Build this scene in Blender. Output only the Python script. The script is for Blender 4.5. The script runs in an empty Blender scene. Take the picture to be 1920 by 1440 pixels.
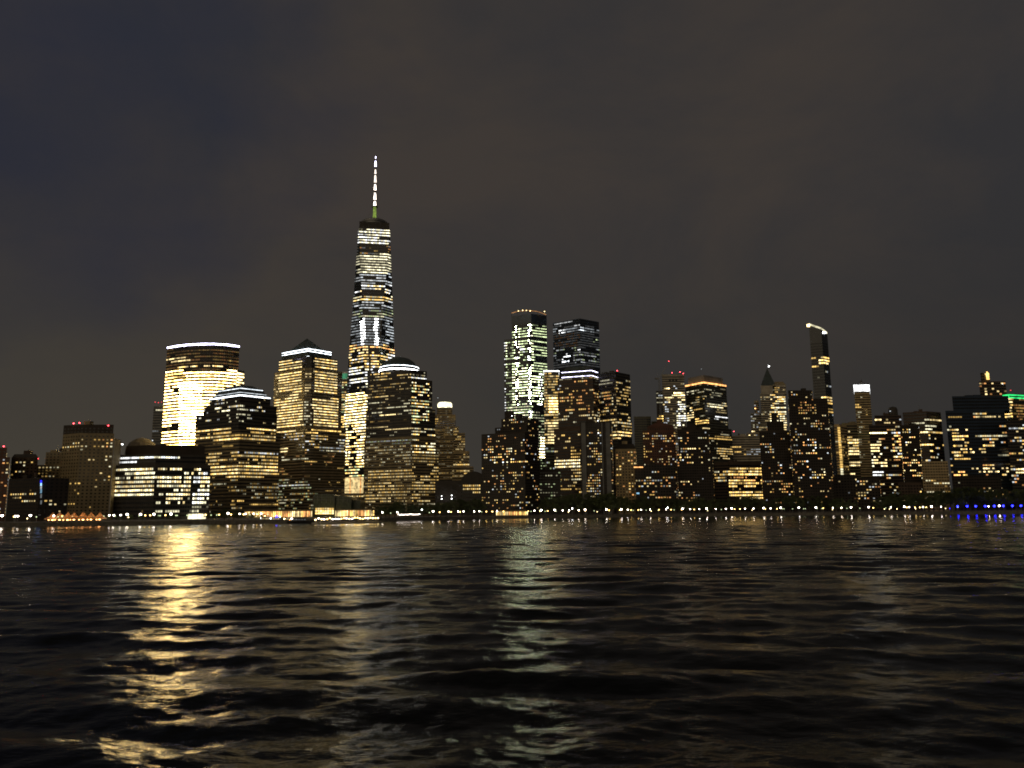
import bpy, math, random
import numpy as np
from mathutils import Matrix, Vector
random.seed(7)
R = math.radians
scene = bpy.context.scene
COL = scene.collection
# ------------------------------------------------------------------ camera
CAMZ, F, HZ = 9.0, 1480.0, 955.0
PITCH = math.atan((HZ-720)/F); ROLL = R(0.54)
cd = bpy.data.cameras.new('camera'); cam = bpy.data.objects.new('camera', cd); COL.objects.link(cam)
cd.sensor_width = 36; cd.lens = F/1920*36; cd.clip_start = 0.5; cd.clip_end = 20000
MR = Matrix.Rotation(R(90)+PITCH, 3, 'X') @ Matrix.Rotation(-ROLL, 3, 'Z')
cam.matrix_world = Matrix.Translation((0,0,CAMZ)) @ MR.to_4x4()
scene.camera = cam
MRI = MR.transposed()
def ray(px, py): return MR @ Vector(((px-960)/F, -(py-720)/F, -1))
def P(px, py, Y):
    d = ray(px, py); return Vector((0,0,CAMZ)) + d*(Y/d.y)
def proj(x, y, z):
    v = MRI @ Vector((x, y, z-CAMZ)); return 960+F*v.x/-v.z, 720-F*v.y/-v.z
def G(px, py, Y): v = P(px, py, Y); return (v.x, v.y)
# ------------------------------------------------------------------ materials
MATS = {}
def nodes(name):
    m = bpy.data.materials.new(name); m.use_nodes = True; nt = m.node_tree
    return m, nt, nt.nodes['Principled BSDF']
def wallmat(name, col, rough=0.8, var=0.25, scale=0.15, metallic=0, spec=0.4):
    if name in MATS: return MATS[name]
    m, nt, b = nodes(name); N = nt.nodes.new; L = nt.links.new
    tc = N('ShaderNodeTexCoord'); nz = N('ShaderNodeTexNoise'); nz.inputs['Scale'].default_value = scale; nz.inputs['Detail'].default_value = 6
    L(tc.outputs['Object'], nz.inputs['Vector'])
    r = N('ShaderNodeValToRGB'); L(nz.outputs['Fac'], r.inputs['Fac'])
    r.color_ramp.elements[0].position = .3; r.color_ramp.elements[1].position = .7
    r.color_ramp.elements[0].color = tuple(c*(1-var) for c in col)+(1,); r.color_ramp.elements[1].color = tuple(c*(1+var) for c in col)+(1,)
    L(r.outputs['Color'], b.inputs['Base Color'])
    b.inputs['Roughness'].default_value = rough; b.inputs['Metallic'].default_value = metallic; b.inputs['Specular IOR Level'].default_value = spec
    MATS[name] = m; return m
LV = {0:.05, 1:.13, 2:.40, 3:.9, 4:2.1, 5:5.5, 6:12., 7:24., 8:46.}
CO = dict(gold=(1,.62,.17), cream=(1,.75,.34), white=(.95,.97,.97), lime=(.5,.75,.12), green=(.80,.95,.50), orange=(1,.45,.14), blue=(.012,.014,1), cyan=(.35,.7,1),
          red=(1,.06,.08), teal=(.08,.55,.28), emerald=(.02,.5,.12), pale=(1,.92,.60), cool=(.78,.85,.90), lamp=(1,.86,.74), violet=(.75,.72,1))
def emat(col, lv, sample=False):
    k = 'lit_%s_%d%s' % (col, lv, '_lamp' if sample else '')
    if k in MATS: return MATS[k]
    m, nt, b = nodes(k); N = nt.nodes.new; L = nt.links.new
    b.inputs['Base Color'].default_value = (.05,.05,.05,1); b.inputs['Roughness'].default_value = .4
    b.inputs['Emission Color'].default_value = CO[col]+(1,)
    if sample: b.inputs['Emission Strength'].default_value = LV[lv]
    else:   # rooms behind the glass are unevenly lit
        g = N('ShaderNodeNewGeometry'); nz = N('ShaderNodeTexNoise'); nz.inputs['Scale'].default_value = .21; nz.inputs['Detail'].default_value = 3
        L(g.outputs['Position'], nz.inputs['Vector'])
        mr = N('ShaderNodeMapRange'); mr.inputs['From Min'].default_value = .3; mr.inputs['From Max'].default_value = .7
        mr.inputs['To Min'].default_value = LV[lv]*.35; mr.inputs['To Max'].default_value = LV[lv]*1.7
        L(nz.outputs['Fac'], mr.inputs['Value']); L(mr.outputs['Result'], b.inputs['Emission Strength'])
        m.cycles.emission_sampling = 'NONE'
    MATS[k] = m; return m
GLASS = wallmat('dark_window_glass', (.012,.014,.017), .12, .2, .3)
FRAME = wallmat('window_frame_metal', (.03,.028,.026), .5)
W = dict(
 brick=wallmat('red_brick', (.10,.045,.03)), brown=wallmat('brown_brick', (.075,.05,.035)), tan=wallmat('tan_stone', (.42,.32,.17)),
 stone=wallmat('pale_stone', (.34,.30,.23)), grey=wallmat('grey_concrete', (.16,.16,.155)), dark=wallmat('dark_cladding', (.05,.044,.038)),
 black=wallmat('black_brick', (.034,.026,.020)), glass=wallmat('curtain_wall_glass', (.022,.026,.032), .22, .2, .05, 0, .6),
 blue=wallmat('blue_curtain_glass', (.03,.045,.07), .2, .2, .05, .2, .7), granite=wallmat('warm_granite', (.21,.165,.09), .6),
 copper=wallmat('dull_copper_roof', (.045,.06,.06), .5), olive=wallmat('bronze_glass', (.06,.055,.03), .3), pale=wallmat('pale_metal', (.42,.42,.42), .4, .1, .2, .4),
 steel=wallmat('galvanised_steel', (.2,.2,.2), .5, .1, 1, .6), canvas=wallmat('cream_canvas', (.75,.55,.36), .9, .08, 1))
for m_ in (W['canvas'],):   # thin cloth lets lamplight through
    nt_=m_.node_tree; tr_=nt_.nodes.new('ShaderNodeBsdfTranslucent'); mx_=nt_.nodes.new('ShaderNodeMixShader'); mx_.inputs[0].default_value=.55; tr_.inputs[0].default_value=(.8,.55,.32,1)
    nt_.links.new(nt_.nodes['Principled BSDF'].outputs[0],mx_.inputs[1]); nt_.links.new(tr_.outputs[0],mx_.inputs[2]); nt_.links.new(mx_.outputs[0],nt_.nodes['Material Output'].inputs[0])
# ------------------------------------------------------------------ mesh helper
class MB:
    def __init__(s): s.v=[]; s.f=[]; s.mi=[]; s.mats=[]
    def m(s, mat):
        if mat not in s.mats: s.mats.append(mat)
        return s.mats.index(mat)
    def face(s, pts, mat):
        n=len(s.v); s.v += [tuple(p) for p in pts]; s.f.append(tuple(range(n,n+len(pts)))); s.mi.append(s.m(mat))
    def prism(s, fa, z0, fb, z1, mat, bottom=False):
        n=len(fa)
        for i in range(n):
            j=(i+1)%n
            if z1 is not None: s.face([(*fa[i],z0),(*fa[j],z0),(*fb[j],z1),(*fb[i],z1)], mat)
        s.face([(*p,z1) for p in fb], mat)
        if bottom: s.face([(*p,z0) for p in reversed(fa)], mat)
    def box(s, c, sz, mat, rz=0):
        cx,cy,cz=c; hx,hy,hz=sz[0]/2,sz[1]/2,sz[2]/2; ca,sa=math.cos(rz),math.sin(rz)
        q=[(cx+x*ca-y*sa, cy+x*sa+y*ca) for x,y in ((-hx,-hy),(hx,-hy),(hx,hy),(-hx,hy))]
        s.prism(q, cz-hz, q, cz+hz, mat, True)
    def lathe(s, c, prof, mat, n=16):
        for k in range(len(prof)-1):
            (r0,z0),(r1,z1)=prof[k],prof[k+1]
            for i in range(n):
                a,b=2*math.pi*i/n,2*math.pi*(i+1)/n
                q=[(c[0]+r0*math.cos(a),c[1]+r0*math.sin(a),c[2]+z0),(c[0]+r0*math.cos(b),c[1]+r0*math.sin(b),c[2]+z0),
                   (c[0]+r1*math.cos(b),c[1]+r1*math.sin(b),c[2]+z1),(c[0]+r1*math.cos(a),c[1]+r1*math.sin(a),c[2]+z1)]
                if r0<1e-4: q=[q[0],q[2],q[3]]
                elif r1<1e-4: q=[q[0],q[1],q[2]]
                s.face(q, mat)
    def tube(s, a, b, ra, rb, mat, n=6):
        a,b=Vector(a),Vector(b); d=(b-a).normalized(); u=d.orthogonal().normalized(); w=d.cross(u)
        A=[a+(u*math.cos(t)+w*math.sin(t))*ra for t in [2*math.pi*i/n for i in range(n)]]
        B=[b+(u*math.cos(t)+w*math.sin(t))*rb for t in [2*math.pi*i/n for i in range(n)]]
        for i in range(n): s.face([A[i],A[(i+1)%n],B[(i+1)%n],B[i]], mat)
        s.face(B, mat); s.face(A[::-1], mat)
    def mesh(s, name, smooth=False):
        me=bpy.data.meshes.new(name); me.from_pydata(s.v,[],s.f)
        for m in s.mats: me.materials.append(m)
        me.polygons.foreach_set('material_index', s.mi)
        if smooth: me.polygons.foreach_set('use_smooth',[True]*len(s.f))
        me.update(); return me
    def build(s, name, parent=None, off=None, smooth=False):
        if off is not None: s.v=[(x-off[0],y-off[1],z-off[2]) for x,y,z in s.v]
        return link(name, s.mesh(name, smooth), parent)
def link(name, data, parent=None, loc=(0,0,0)):
    o=bpy.data.objects.new(name, data); COL.objects.link(o); o.location=loc
    if parent: o.parent=parent
    return o
def tag(o, label, cat, group=None):
    o['label']=label; o['category']=cat
    if group: o['group']=group
    return o
GZ = 2.4      # level of the promenade and the streets
SHORE_PX=[(-1500,992),(-600,990),(0,988),(300,984),(600,980),(900,973),(1200,969),(1500,966),(1920,963),(2600,957),(3200,951)]
def on_water(px, py):
    d=ray(px,py); t=-CAMZ/d.z; return (d.x*t, d.y*t)
SHORE=[on_water(*p) for p in SHORE_PX]
def shoreY(x):
    for (a,b) in zip(SHORE,SHORE[1:]):
        if a[0]<=x<=b[0]: return a[1]+(b[1]-a[1])*(x-a[0])/(b[0]-a[0])
    return SHORE[0][1] if x<SHORE[0][0] else SHORE[-1][1]
def shore_at(px, inset=0):
    for k in range(60):
        pass
    lo,hi=300,1500
    for _ in range(40):
        m=(lo+hi)/2; x,y=G(px,HZ,m)
        if m<shoreY(x)+inset: lo=m
        else: hi=m
    return G(px,HZ,hi)
# ------------------------------------------------------------------ buildings
def shrink(foot, d=None, k=None):
    cx=sum(p[0] for p in foot)/len(foot); cy=sum(p[1] for p in foot)/len(foot)
    if k is None:
        r=sum(math.hypot(p[0]-cx,p[1]-cy) for p in foot)/len(foot); k=1-d/r
    return [(cx+(x-cx)*k, cy+(y-cy)*k) for x,y in foot]
def foot(pts, py, depth=35):
    """front corners left to right as (photo column, distance); the back is closed behind them"""
    g=[G(px,py,Y) for px,Y in pts]
    if len(g)==3: return g+[(g[0][0]+g[2][0]-g[1][0], g[0][1]+g[2][1]-g[1][1])]
    return g+[G(pts[-1][0],py,pts[-1][1]+depth), G(pts[0][0],py,pts[0][1]+depth)]
UNIT={}
def unit_window(mat):
    if mat.name not in UNIT:
        b=MB(); b.box((0,0,0),(1,1,1),mat); UNIT[mat.name]=b.mesh('window_pane')
    return UNIT[mat.name]
BLD=[]
class Tower:
    def __init__(s, name, label, cat, ref, px, wall, glassy=False):
        s.wall=W[wall]; s.px=px; s.ref=ref; BLD.append(s); s.name=name; s.label=label; s.cat=cat
        s.root=None; s.z=GZ-1; s.tiers=[]; s.top=None
    def base(s, fp):
        cx=sum(p[0] for p in fp)/len(fp); cy=sum(p[1] for p in fp)/len(fp)
        s.o=(cx,cy,GZ); s.root=link(s.name,None,None,s.o); tag(s.root,s.label,s.cat)
    def zat(s, px, py, Y): return P(px,py,Y).z
    def tier(s, pts, ytop, py=900, depth=35, part='wall', wall=None, atx=None):
        fp=foot(pts,py,depth)
        if s.root is None: s.base(fp)
        k = min(pts,key=lambda p:p[1]) if atx is None else atx
        z=s.zat(k[0],ytop,k[1])
        b=MB(); b.prism(fp,s.z,fp,z,W[wall] if wall else s.wall)
        b.build(part,s.root,s.o); s.tiers.append((fp,s.z,z)); s.z=z; s.fp=fp; return s
    def roof(s, k, ytop, atx, part='roof', wall='dark', start=1.0):
        fp=shrink(s.fp,k=start); f2=shrink(s.fp,k=k); z=s.zat(atx[0],ytop,atx[1])
        b=MB(); b.prism(fp,s.z,f2,z,W[wall]); b.build(part,s.root,s.o); s.fp=f2; s.z=z; return s
    def band(s, z, h, mat, fp=None, out=.35, part='light_band'):
        fp=shrink(fp or s.fp, d=-out); b=MB(); b.prism(fp,z,fp,z+h,mat,True); b.build(part,s.root,s.o); return s
    def beacons(s, pts, Y, col='red', lv=6, r=.65, part='beacon'):
        for px,py in pts:
            v=P(px,py,Y); b=MB(); b.lathe(v,[(.0,-r*.8),(r,-r*.3),(r,r*.4),(0,r)],emat(col,lv),8)
            b.tube((v.x,v.y,v.z-4),(v.x,v.y,v.z-r*.7),.12,.1,W['steel'],4); b.build(part,s.root,s.o)
        return s
    def edges(s, poly):
        out=[]; n=len(poly)
        for i in range(n):
            a,b=poly[i],poly[(i+1)%n]; dx,dy=b[0]-a[0],b[1]-a[1]; l=math.hypot(dx,dy)
            if l<.8: continue
            nx,ny=dy/l,-dx/l          # outward for counter-clockwise seen from above (left to right in front)
            mx,my=(a[0]+b[0])/2,(a[1]+b[1])/2
            if (nx*mx+ny*my)/math.hypot(mx,my) < .25: out.append((i,l,nx,ny))
        return out
    def pick(s, bands, px, py, state):
        hit=None
        for q in bands:
            if q[0]<=px<=q[1] and q[2]<=py<=q[3]: hit=q
        if not hit: return None
        p,lv,col=hit[4],hit[5],hit[6]; run=hit[7] if len(hit)>7 else 3
        if state[0] is None or (len(state)>2 and state[2] is not hit) or random.random()<1/run: state[0]=random.random()<p; state[1]=random.choice((0,0,0,-1)) if lv<6 else 0
        if len(state)<3: state.append(hit)
        state[2]=hit
        if not state[0]: return None
        l=max(0,lv+state[1]-(1 if random.random()<.15 else 0))
        c=col if isinstance(col,str) else random.choice(col)
        return emat(c,l)
    def rows(s, bands, fh=4.1, pitch=3.0, frac=.5, zmin=None, tiers=None, polyf=None, z0=None, z1=None, gap=.15, every=1):
        """each storey's ribbon of panes is one part"""
        spans = [(z0,z1,polyf)] if polyf else [(t[1],t[2],(lambda z,f=t[0]: f)) for k,t in enumerate(s.tiers) if tiers is None or k in tiers]
        for (a,b_,pf) in spans:
            z=max(a,GZ)+fh*.6
            if zmin: z=max(z,zmin)
            while z+fh*frac < b_-.6:
                mb=MB(); h=fh*frac*random.uniform(.85,1.1); pa,pb=pf(z),pf(z+h); vis=False
                for i,l,nx,ny in s.edges(pa):
                    n=max(1,round(l/pitch)); st=[None,0]; j=(i+1)%len(pa)
                    if proj(*pa[i],z)[1]<975: mb.face([(*(pa[i][0]+nx*.05,pa[i][1]+ny*.05),z),(pa[j][0]+nx*.05,pa[j][1]+ny*.05,z),(pb[j][0]+nx*.05,pb[j][1]+ny*.05,z+h),(pb[i][0]+nx*.05,pb[i][1]+ny*.05,z+h)],FRAME)
                    for k in range(n):
                        u0=(k+gap/2)/n; u1=(k+1-gap/2)/n
                        q=[]
                        for (pp,uu,zz) in ((pa,u0,z),(pa,u1,z),(pb,u1,z+h),(pb,u0,z+h)):
                            q.append((pp[i][0]+(pp[j][0]-pp[i][0])*uu+nx*.12, pp[i][1]+(pp[j][1]-pp[i][1])*uu+ny*.12, zz))
                        cx=(q[0][0]+q[1][0])/2; cy=(q[0][1]+q[1][1])/2
                        px,py=proj(cx,cy,z+h/2)
                        if py>975: continue
                        mb.face(q, s.pick(bands,px,py,st) or GLASS); vis=True
                if vis: mb.build('window_row',s.root,s.o)
                z+=fh
        return s
    def wins(s, bands, fh=3.1, pitch=3.8, w=1.7, h=1.3, cap=100, tiers=None, grow=1.0):
        """lit windows are parts, the unlit rest is one part"""
        lit=[]; mb=MB()
        for k,(fp,a,b_) in enumerate(s.tiers):
            if tiers is not None and k not in tiers: continue
            z=max(a,GZ)+fh*.55
            while z+h<b_-.5:
                for i,l,nx,ny in s.edges(fp):
                    n=max(1,int(l/pitch)); A,B=fp[i],fp[(i+1)%len(fp)]; ang=math.atan2(B[1]-A[1],B[0]-A[0]); st=[None,0]
                    for q in range(n):
                        u=(q+.5)/n; x=A[0]+(B[0]-A[0])*u; y=A[1]+(B[1]-A[1])*u
                        px,py=proj(x,y,z+h/2)
                        if not(-40<px<1960) or py>972: continue
                        m=s.pick(bands,px,py,st)
                        if m: lit.append((x,y,z+h/2,ang,m,nx,ny))
                        elif not m: 
                            ca,sa=math.cos(ang)*w/2,math.sin(ang)*w/2
                            mb.face([(x-ca+nx*.06,y-sa+ny*.06,z),(x+ca+nx*.06,y+sa+ny*.06,z),(x+ca+nx*.06,y+sa+ny*.06,z+h),(x-ca+nx*.06,y-sa+ny*.06,z+h)],GLASS)
                z+=fh
        random.shuffle(lit); rest=MB()
        for x,y,z,ang,m,nx,ny in lit[cap:]: rest.box((x,y,z),(w*random.uniform(.6,1.1),.3,h),m,ang)
        if rest.v: o=rest.build('window',s.root,s.o); o['kind']='stuff'
        lit=lit[:cap]
        for x,y,z,ang,m,nx,ny in lit:
            o=link('window',unit_window(m),s.root,(x-s.o[0],y-s.o[1],z-s.o[2])); o.rotation_euler=(0,0,ang)
            o.scale=(w*grow*random.uniform(.7,1.25),.3,h*grow)
        if mb.v: o=mb.build('unlit_window',s.root,s.o); o['kind']='stuff'
        return s
    def add(s, name, mb): return mb.build(name,s.root,s.o)
OFF,APT='office building','apartment building'
warm=('cream','gold','pale'); homey=('cream','gold','orange','gold','pale','cream','orange','cool')
#---- far left
t=Tower('apartment_tower','reddish brick apartment block cut by the left edge of the photo, red beacon on top',APT,'reddish edge block',5,'brick')
t.tier([(-60,760),(15,760)],858).tier([(-50,763),(8,763)],840)
t.wins([(-60,20,850,975,.22,3,homey,1)]).beacons([(7,837)],765)
t=Tower('apartment_building','brown apartment block with rounded dark roof, second from the left edge',APT,'brown block',40,'brown')
t.tier([(18,800),(68,800)],858); t.roof(.8,851,(40,800),wall='dark'); t.wins([(18,68,865,900,.22,3,warm,1.5),(20,60,890,895,.6,2,warm)])
t=Tower('apartment_building','tan stepped block left of the dark flat topped tower with red lights',APT,'tan stepped block',90,'granite')
t.tier([(62,840),(117,840)],872).tier([(82,843),(116,843)],848)
t.wins([(62,120,868,905,.38,2,warm,2),(80,115,878,890,.7,1,'gold',4)]).beacons([(71,860)],842)
t=Tower('low_apartment_building','low dark waterfront block with a vertical blue sign strip',APT,'blue strip block',70,'black')
t.tier([(17,720),(75,700),(130,715)],896)
t.wins([(18,66,925,945,.6,3,warm,2.5),(80,130,925,960,.2,3,warm,1.5),(17,130,900,925,.04,2,warm,1)],pitch=3.4)
b=MB(); v=P(77,905,703)
for k,(yy,l,c) in enumerate(((903,4,'blue'),(908,4,'cyan'),(914,2,'cool'),(921,2,'cyan'),(930,1,'cool'),(942,1,'cool'))):
    q=P(77,yy,698); b.box((q.x,q.y,q.z),(1.2,.4,2.2 if k<2 else 3.4),emat(c,l))
t.add('sign',b)
t=Tower('apartment_tower','wide dark flat topped tower with three red roof lights over the left marina',APT,'flat topped tower with red lights',165,'granite')
t.tier([(117,814),(150,800),(213,808)],812,py=830,part='wall').tier([(117,818),(155,812),(211,816)],796,py=830,wall='black')
t.wins([(116,214,820,975,.035,3,warm,1.5),(117,180,829,843,.5,3,warm,2.5),(172,214,820,838,.65,3,homey,2.5),(162,182,855,870,.6,3,'cream',2),(195,214,845,905,.4,3,warm,1.5),
  (118,150,940,950,.75,3,'gold',3),(166,184,938,950,.8,3,'gold',2),(140,162,905,930,.35,3,'gold',1.5),(175,200,900,905,.7,2,'pale',3)],fh=3.4)
t.beacons([(138,794),(149,793),(203,798)],815)
b=MB(); f=foot([(214,806),(227,822)],830,20); b.prism(f,P(220,975,806).z,f,P(220,822,806).z,W['tan']); t.add('side_wing',b)
t=Tower('domed_building','dark building with a rounded dome top between two lit office blocks at left',OFF,'small dark dome',263,'dark')
t.tier([(236,1010),(300,1010)],850)
v=P(265,850,1030); b=MB(); b.lathe((v.x,v.y,P(265,850,1010).z),[(20,0),(19,8),(15,15),(8,20),(0,22)],W['dark'],20); t.add('dome',b)
t.beacons([(229,833)],990,'white',7,.8,'floodlight').beacons([(286,826)],1000,'cool',4,.7,'floodlight')
t=Tower('slender_tower','slim faint grey tower half hidden by the brilliantly lit curved tower',OFF,'slim faint tower',297,'grey')
t.tier([(284,1180),(312,1180)],762,py=830).beacons([(291,754),(297,755),(303,754)],1180,'red',4,.7)
t.rows([(284,312,758,770,.9,3,'pale',4),(284,312,800,815,.2,2,'cool')],fh=4)
#---- brilliantly lit curved tower
t=Tower('curved_office_tower','brilliantly lit gold office tower with curved front and white line along its roof',OFF,'brilliant curved tower',370,'dark')
cp=[(313.5,1024),(330,1014),(352,1006),(376,1002),(400,1002),(424,1008),(449,1020)]
t.tier(cp,644.5,py=650,atx=(385,1002),depth=45)
b=MB(); f=foot([(444,1016),(458,1026)],700,35); b.prism(f,GZ,f,P(450,693,1016).z,t.wall); t.add('side_wing',b); wing=(f,GZ,P(450,693,1016).z)
bands=[(300,460,655,693,.85,1,('gold','orange'),10),(300,460,694,835,.99,6,('cream','gold','gold'),6),(300,350,700,712,.98,5,'gold',8),(305,345,722,760,.9,6,('gold','cream'),3),(380,425,735,760,.88,6,('gold','cream'),2.5),(360,460,800,835,.93,6,'cream'),
 (300,460,800,806,.25,3,'gold'),(335,380,715,835,.985,8,('cream','gold'),8),
 (310,357,670,679,.97,4,'cream',20),(428,434,671,677,.9,3,'gold'),(333,430,684,692,.8,4,('cream','gold'),2)]
t.rows(bands,fh=4.2,pitch=2.6,frac=.37,gap=.14,zmin=P(380,846,1002).z)
t.tiers=[wing]; t.rows([(440,462,694,760,.9,5,'cream',4)],fh=3.9,pitch=2.6,frac=.48,zmin=P(380,800,1002).z); t.tiers=[]
b=MB(); fr=[G(px,650,Y-.6) for px,Y in cp]
for a_,c_ in zip(fr,fr[1:]): b.face([(*a_,t.z-1.5),(*c_,t.z-1.5),(*c_,t.z+.5),(*a_,t.z+.5)],emat('violet',6)); b.face([(*a_,t.z+.5),(*c_,t.z+.5),(c_[0],c_[1]+1,t.z+.5),(a_[0],a_[1]+1,t.z+.5)],emat('violet',5))
t.add('light_band',b)
#---- low office block in front
t=Tower('low_office_building','broad low office block with long white window ribbons below the brilliant curved tower',OFF,'low office block with ribbons',300,'dark')
t.tier([(211,815),(288,800),(392,822)],870,py=930).tier([(216,826),(292,812),(386,834)],851,py=860).tier([(236,836),(300,824),(384,842)],834,py=845,wall='black')
t.rows([(213,289,871,930,.97,4,('pale','cream','pale'),9),(213,250,886,902,.6,3,'pale',3),(292,342,871,950,.72,4,('pale','cream'),3),(292,342,880,886,.9,4,'white'),
  (292,310,918,950,.2,3,'pale'),(344,358,871,962,.75,4,('pale','cream'),1.5),(361,396,871,962,.65,4,('pale','white','cream'),2.5),(292,396,944,955,.15,2,'pale'),(361,396,921,945,.85,4,('pale','white'),4),
  (225,262,930,975,0,2,'pale'),(265,292,955,965,.4,2,'gold'),(342,386,868,879,.95,6,'white',10),(211,292,932,952,0,2,'pale'),(292,396,955,966,.7,3,'pale',3)],fh=4.25,pitch=2.3,frac=.5,gap=.25,tiers=[0])
t.rows([(232,338,848,860,.9,4,('white','cool','pale'),6),(214,255,858,868,.9,4,'white',6)],fh=4.25,pitch=2.3,frac=.4,gap=.25,tiers=[1])
b=MB(); q=P(369,972,806); b.box((q.x,q.y,q.z),(17,3,9),emat('pale',4)); 
for k in range(6): b.box((q.x-8+k*3.2,q.y-1.6,q.z),(.25,.2,9),W['dark'])
t.add('entrance',b)
#---- stepped tower with truncated crown
t=Tower('stepped_office_tower','stepped office tower with white outlined truncated crown before the brilliant curved tower',OFF,'tower with truncated crown',448,'granite')
t.tier([(361,935),(446,893),(523,930)],806,py=900).tier([(366,940),(447,898),(519,935)],772,py=800,wall='dark').tier([(382,935),(449,899),(519,931)],756,py=770,wall='dark').tier([(393,934),(450,901),(507,929)],742,py=750,wall='dark')
t.band(t.z,1.3,emat('cool',5),out=.2); t.z+=.1
t.roof(.86,735,(450,901),wall='copper'); t.band(t.z,.7,emat('cool',3),out=.1)
t.roof(.86,727,(450,903),wall='copper'); t.band(t.z,.8,emat('cool',4),out=.1,part='light_band')
t.roof(.55,718.5,(450,906),wall='copper')
t.rows([(360,525,746,795,.28,3,('pale','cream','white'),2.5),(444,470,765,792,.5,3,'pale',2),(394,440,765,771,.8,4,'pale',4),
  (360,522,803,826,.95,4,('gold','cream'),10),(434,446,803,812,.1,3,'gold'),(446,470,808,812,.2,3,'gold'),(360,522,812,817,.5,3,'gold'),(360,522,826,846,.1,2,'gold'),
  (386,522,846,872,.7,3,('gold','cream'),4),(386,522,872,895,.95,4,('gold','cream'),14),(445,522,846,853,.5,3,('cream','white'),3),
  (386,522,895,962,.2,2,('gold','pale'),4),(405,440,910,920,.8,2,'gold',5),(462,522,910,940,.6,2,('gold','pale'),4),(415,520,935,952,.5,3,'gold',4)],fh=3.9,pitch=2.1,frac=.42,gap=.25)
#---- pyramid tower
t=Tower('pyramid_topped_tower','office tower with dark pyramid roof above a white lit cornice',OFF,'pyramid roofed tower',576,'granite')
t.tier([(506,1050),(569,1012),(580,1012),(646,1046)],800,py=930).tier([(513,1050),(571,1015),(583,1015),(641,1047)],690,py=740,wall='granite').tier([(523,1046),(573,1018),(584,1018),(632,1044)],668,py=690,wall='dark')
t.fp=foot([(529,1043),(573,1018),(584,1018),(625,1042)],668,40); t.fp=[G(529,662,1046),G(578,662,1016),G(621,662,1044)]; t.fp.append((t.fp[0][0]+t.fp[2][0]-t.fp[1][0],t.fp[0][1]+t.fp[2][1]-t.fp[1][1]))
b=MB(); z2=P(578,654,1016).z; b.prism(t.fp,t.z,t.fp,z2,W['copper']); t.add('parapet',b)
t.band(z2-3.2,.8,emat('cool',5),out=.25); t.band(z2-.2,.9,emat('cool',5),out=.25); t.z=z2+.7
b=MB(); f0=shrink(t.fp,k=.82); ap=P(577,636,1045); ap=(sum(p[0] for p in f0)/4,sum(p[1] for p in f0)/4,P(577,636,1050).z)
for i in range(4): b.face([(*f0[i],t.z),(*f0[(i+1)%4],t.z),ap],W['copper'])
t.add('roof',b)
t.rows([(505,650,668,812,.0,3,'cream'),(523,566,675,735,.98,4,('gold','cream','cream'),20),(589,632,672,738,.98,4,('cream','cream','gold'),20),(571,585,700,740,.45,3,'cream',2),
  (518,560,735,748,.9,4,'cream',10),(600,632,748,752,.9,4,'cream',8),(505,522,690,812,.3,3,'cream',1.5),
  (514,568,749,818,.97,4,('cream','gold','cream'),20),(587,634,747,812,.97,4,('cream','gold','cream'),20),(571,585,752,808,.4,3,'pale',2),(572,640,803,812,.9,4,'gold'),
  (512,650,812,848,.42,3,('gold','cream','white'),5),(512,540,840,848,.95,4,'cream',8),(600,646,825,846,.55,3,('pale','cool'),4),
  (512,650,849,895,.16,2,('gold','orange'),2.5),(528,578,857,865,.7,3,'pale',3),(560,610,865,870,.7,3,'gold',4),
  (512,600,895,955,.55,2,('gold','pale','green'),3.5),(512,600,908,914,.85,3,('cool','pale'),5),(600,646,870,955,.1,2,'gold',2)],fh=3.7,pitch=2.4,frac=.34,gap=.15)
#---- green topped tower behind
t=Tower('green_topped_tower','narrow gold tower with green lit top, between pyramid roofed tower and spire skyscraper',OFF,'green topped tower',644,'olive')
t.tier([(627,1290),(664,1290)],712,py=800); t.tier([(628,1292),(664,1292)],697,py=700,wall='pale')
t.band(P(640,710,1290).z,9,emat('teal',2),out=.1)
t.rows([(625,665,712,935,.72,3,('gold','cream','green'),2.5),(625,665,780,880,.8,4,'gold',3)],fh=4.1,pitch=2.6,tiers=[0])
#---- spire skyscraper
t=Tower('spire_skyscraper','tallest skyscraper, tapering with faceted glass sides and a white lit spire',OFF,'tallest spire skyscraper',690,'glass')
cx,cy=G(693,900,1178); hb=43.5; ht=23.3*math.sqrt(2)
tilt=math.atan2(cx,cy)
def sq(r,a0): return [(cx+r*math.cos(a), cy+r*math.sin(a)) for a in [a0+math.pi/2*k for k in range(4)]]
B4=sq(hb,-math.pi/2-tilt); T4=sq(ht,-math.pi/2-tilt+math.pi/4)
zb=P(690,893,1140).z; zt=P(705,428,1155).z
t.o=(cx,cy,GZ); t.root=link(t.name,None,None,t.o); tag(t.root,t.label,t.cat)
b=MB(); b.prism(B4,GZ-1,B4,zb,wallmat('glass_fin_podium',(.6,.5,.35),.5)); t.add('podium',b)
b=MB()
for k in range(4):
    j=(k+1)%4
    b.face([(*B4[k],zb),(*B4[j],zb),(*T4[k],zt)],t.wall); b.face([(*B4[j],zb),(*T4[j],zt),(*T4[k],zt)],t.wall)
b.face([(*p,zt) for p in T4],t.wall); t.add('wall',b)
def octo(z):
    u=(z-zb)/(zt-zb); out=[]
    for k in range(4):
        j=(k+1)%4
        for A in (B4[k],B4[j]): out.append((A[0]*(1-u)+T4[k][0]*u, A[1]*(1-u)+T4[k][1]*u))
    return out
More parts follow.
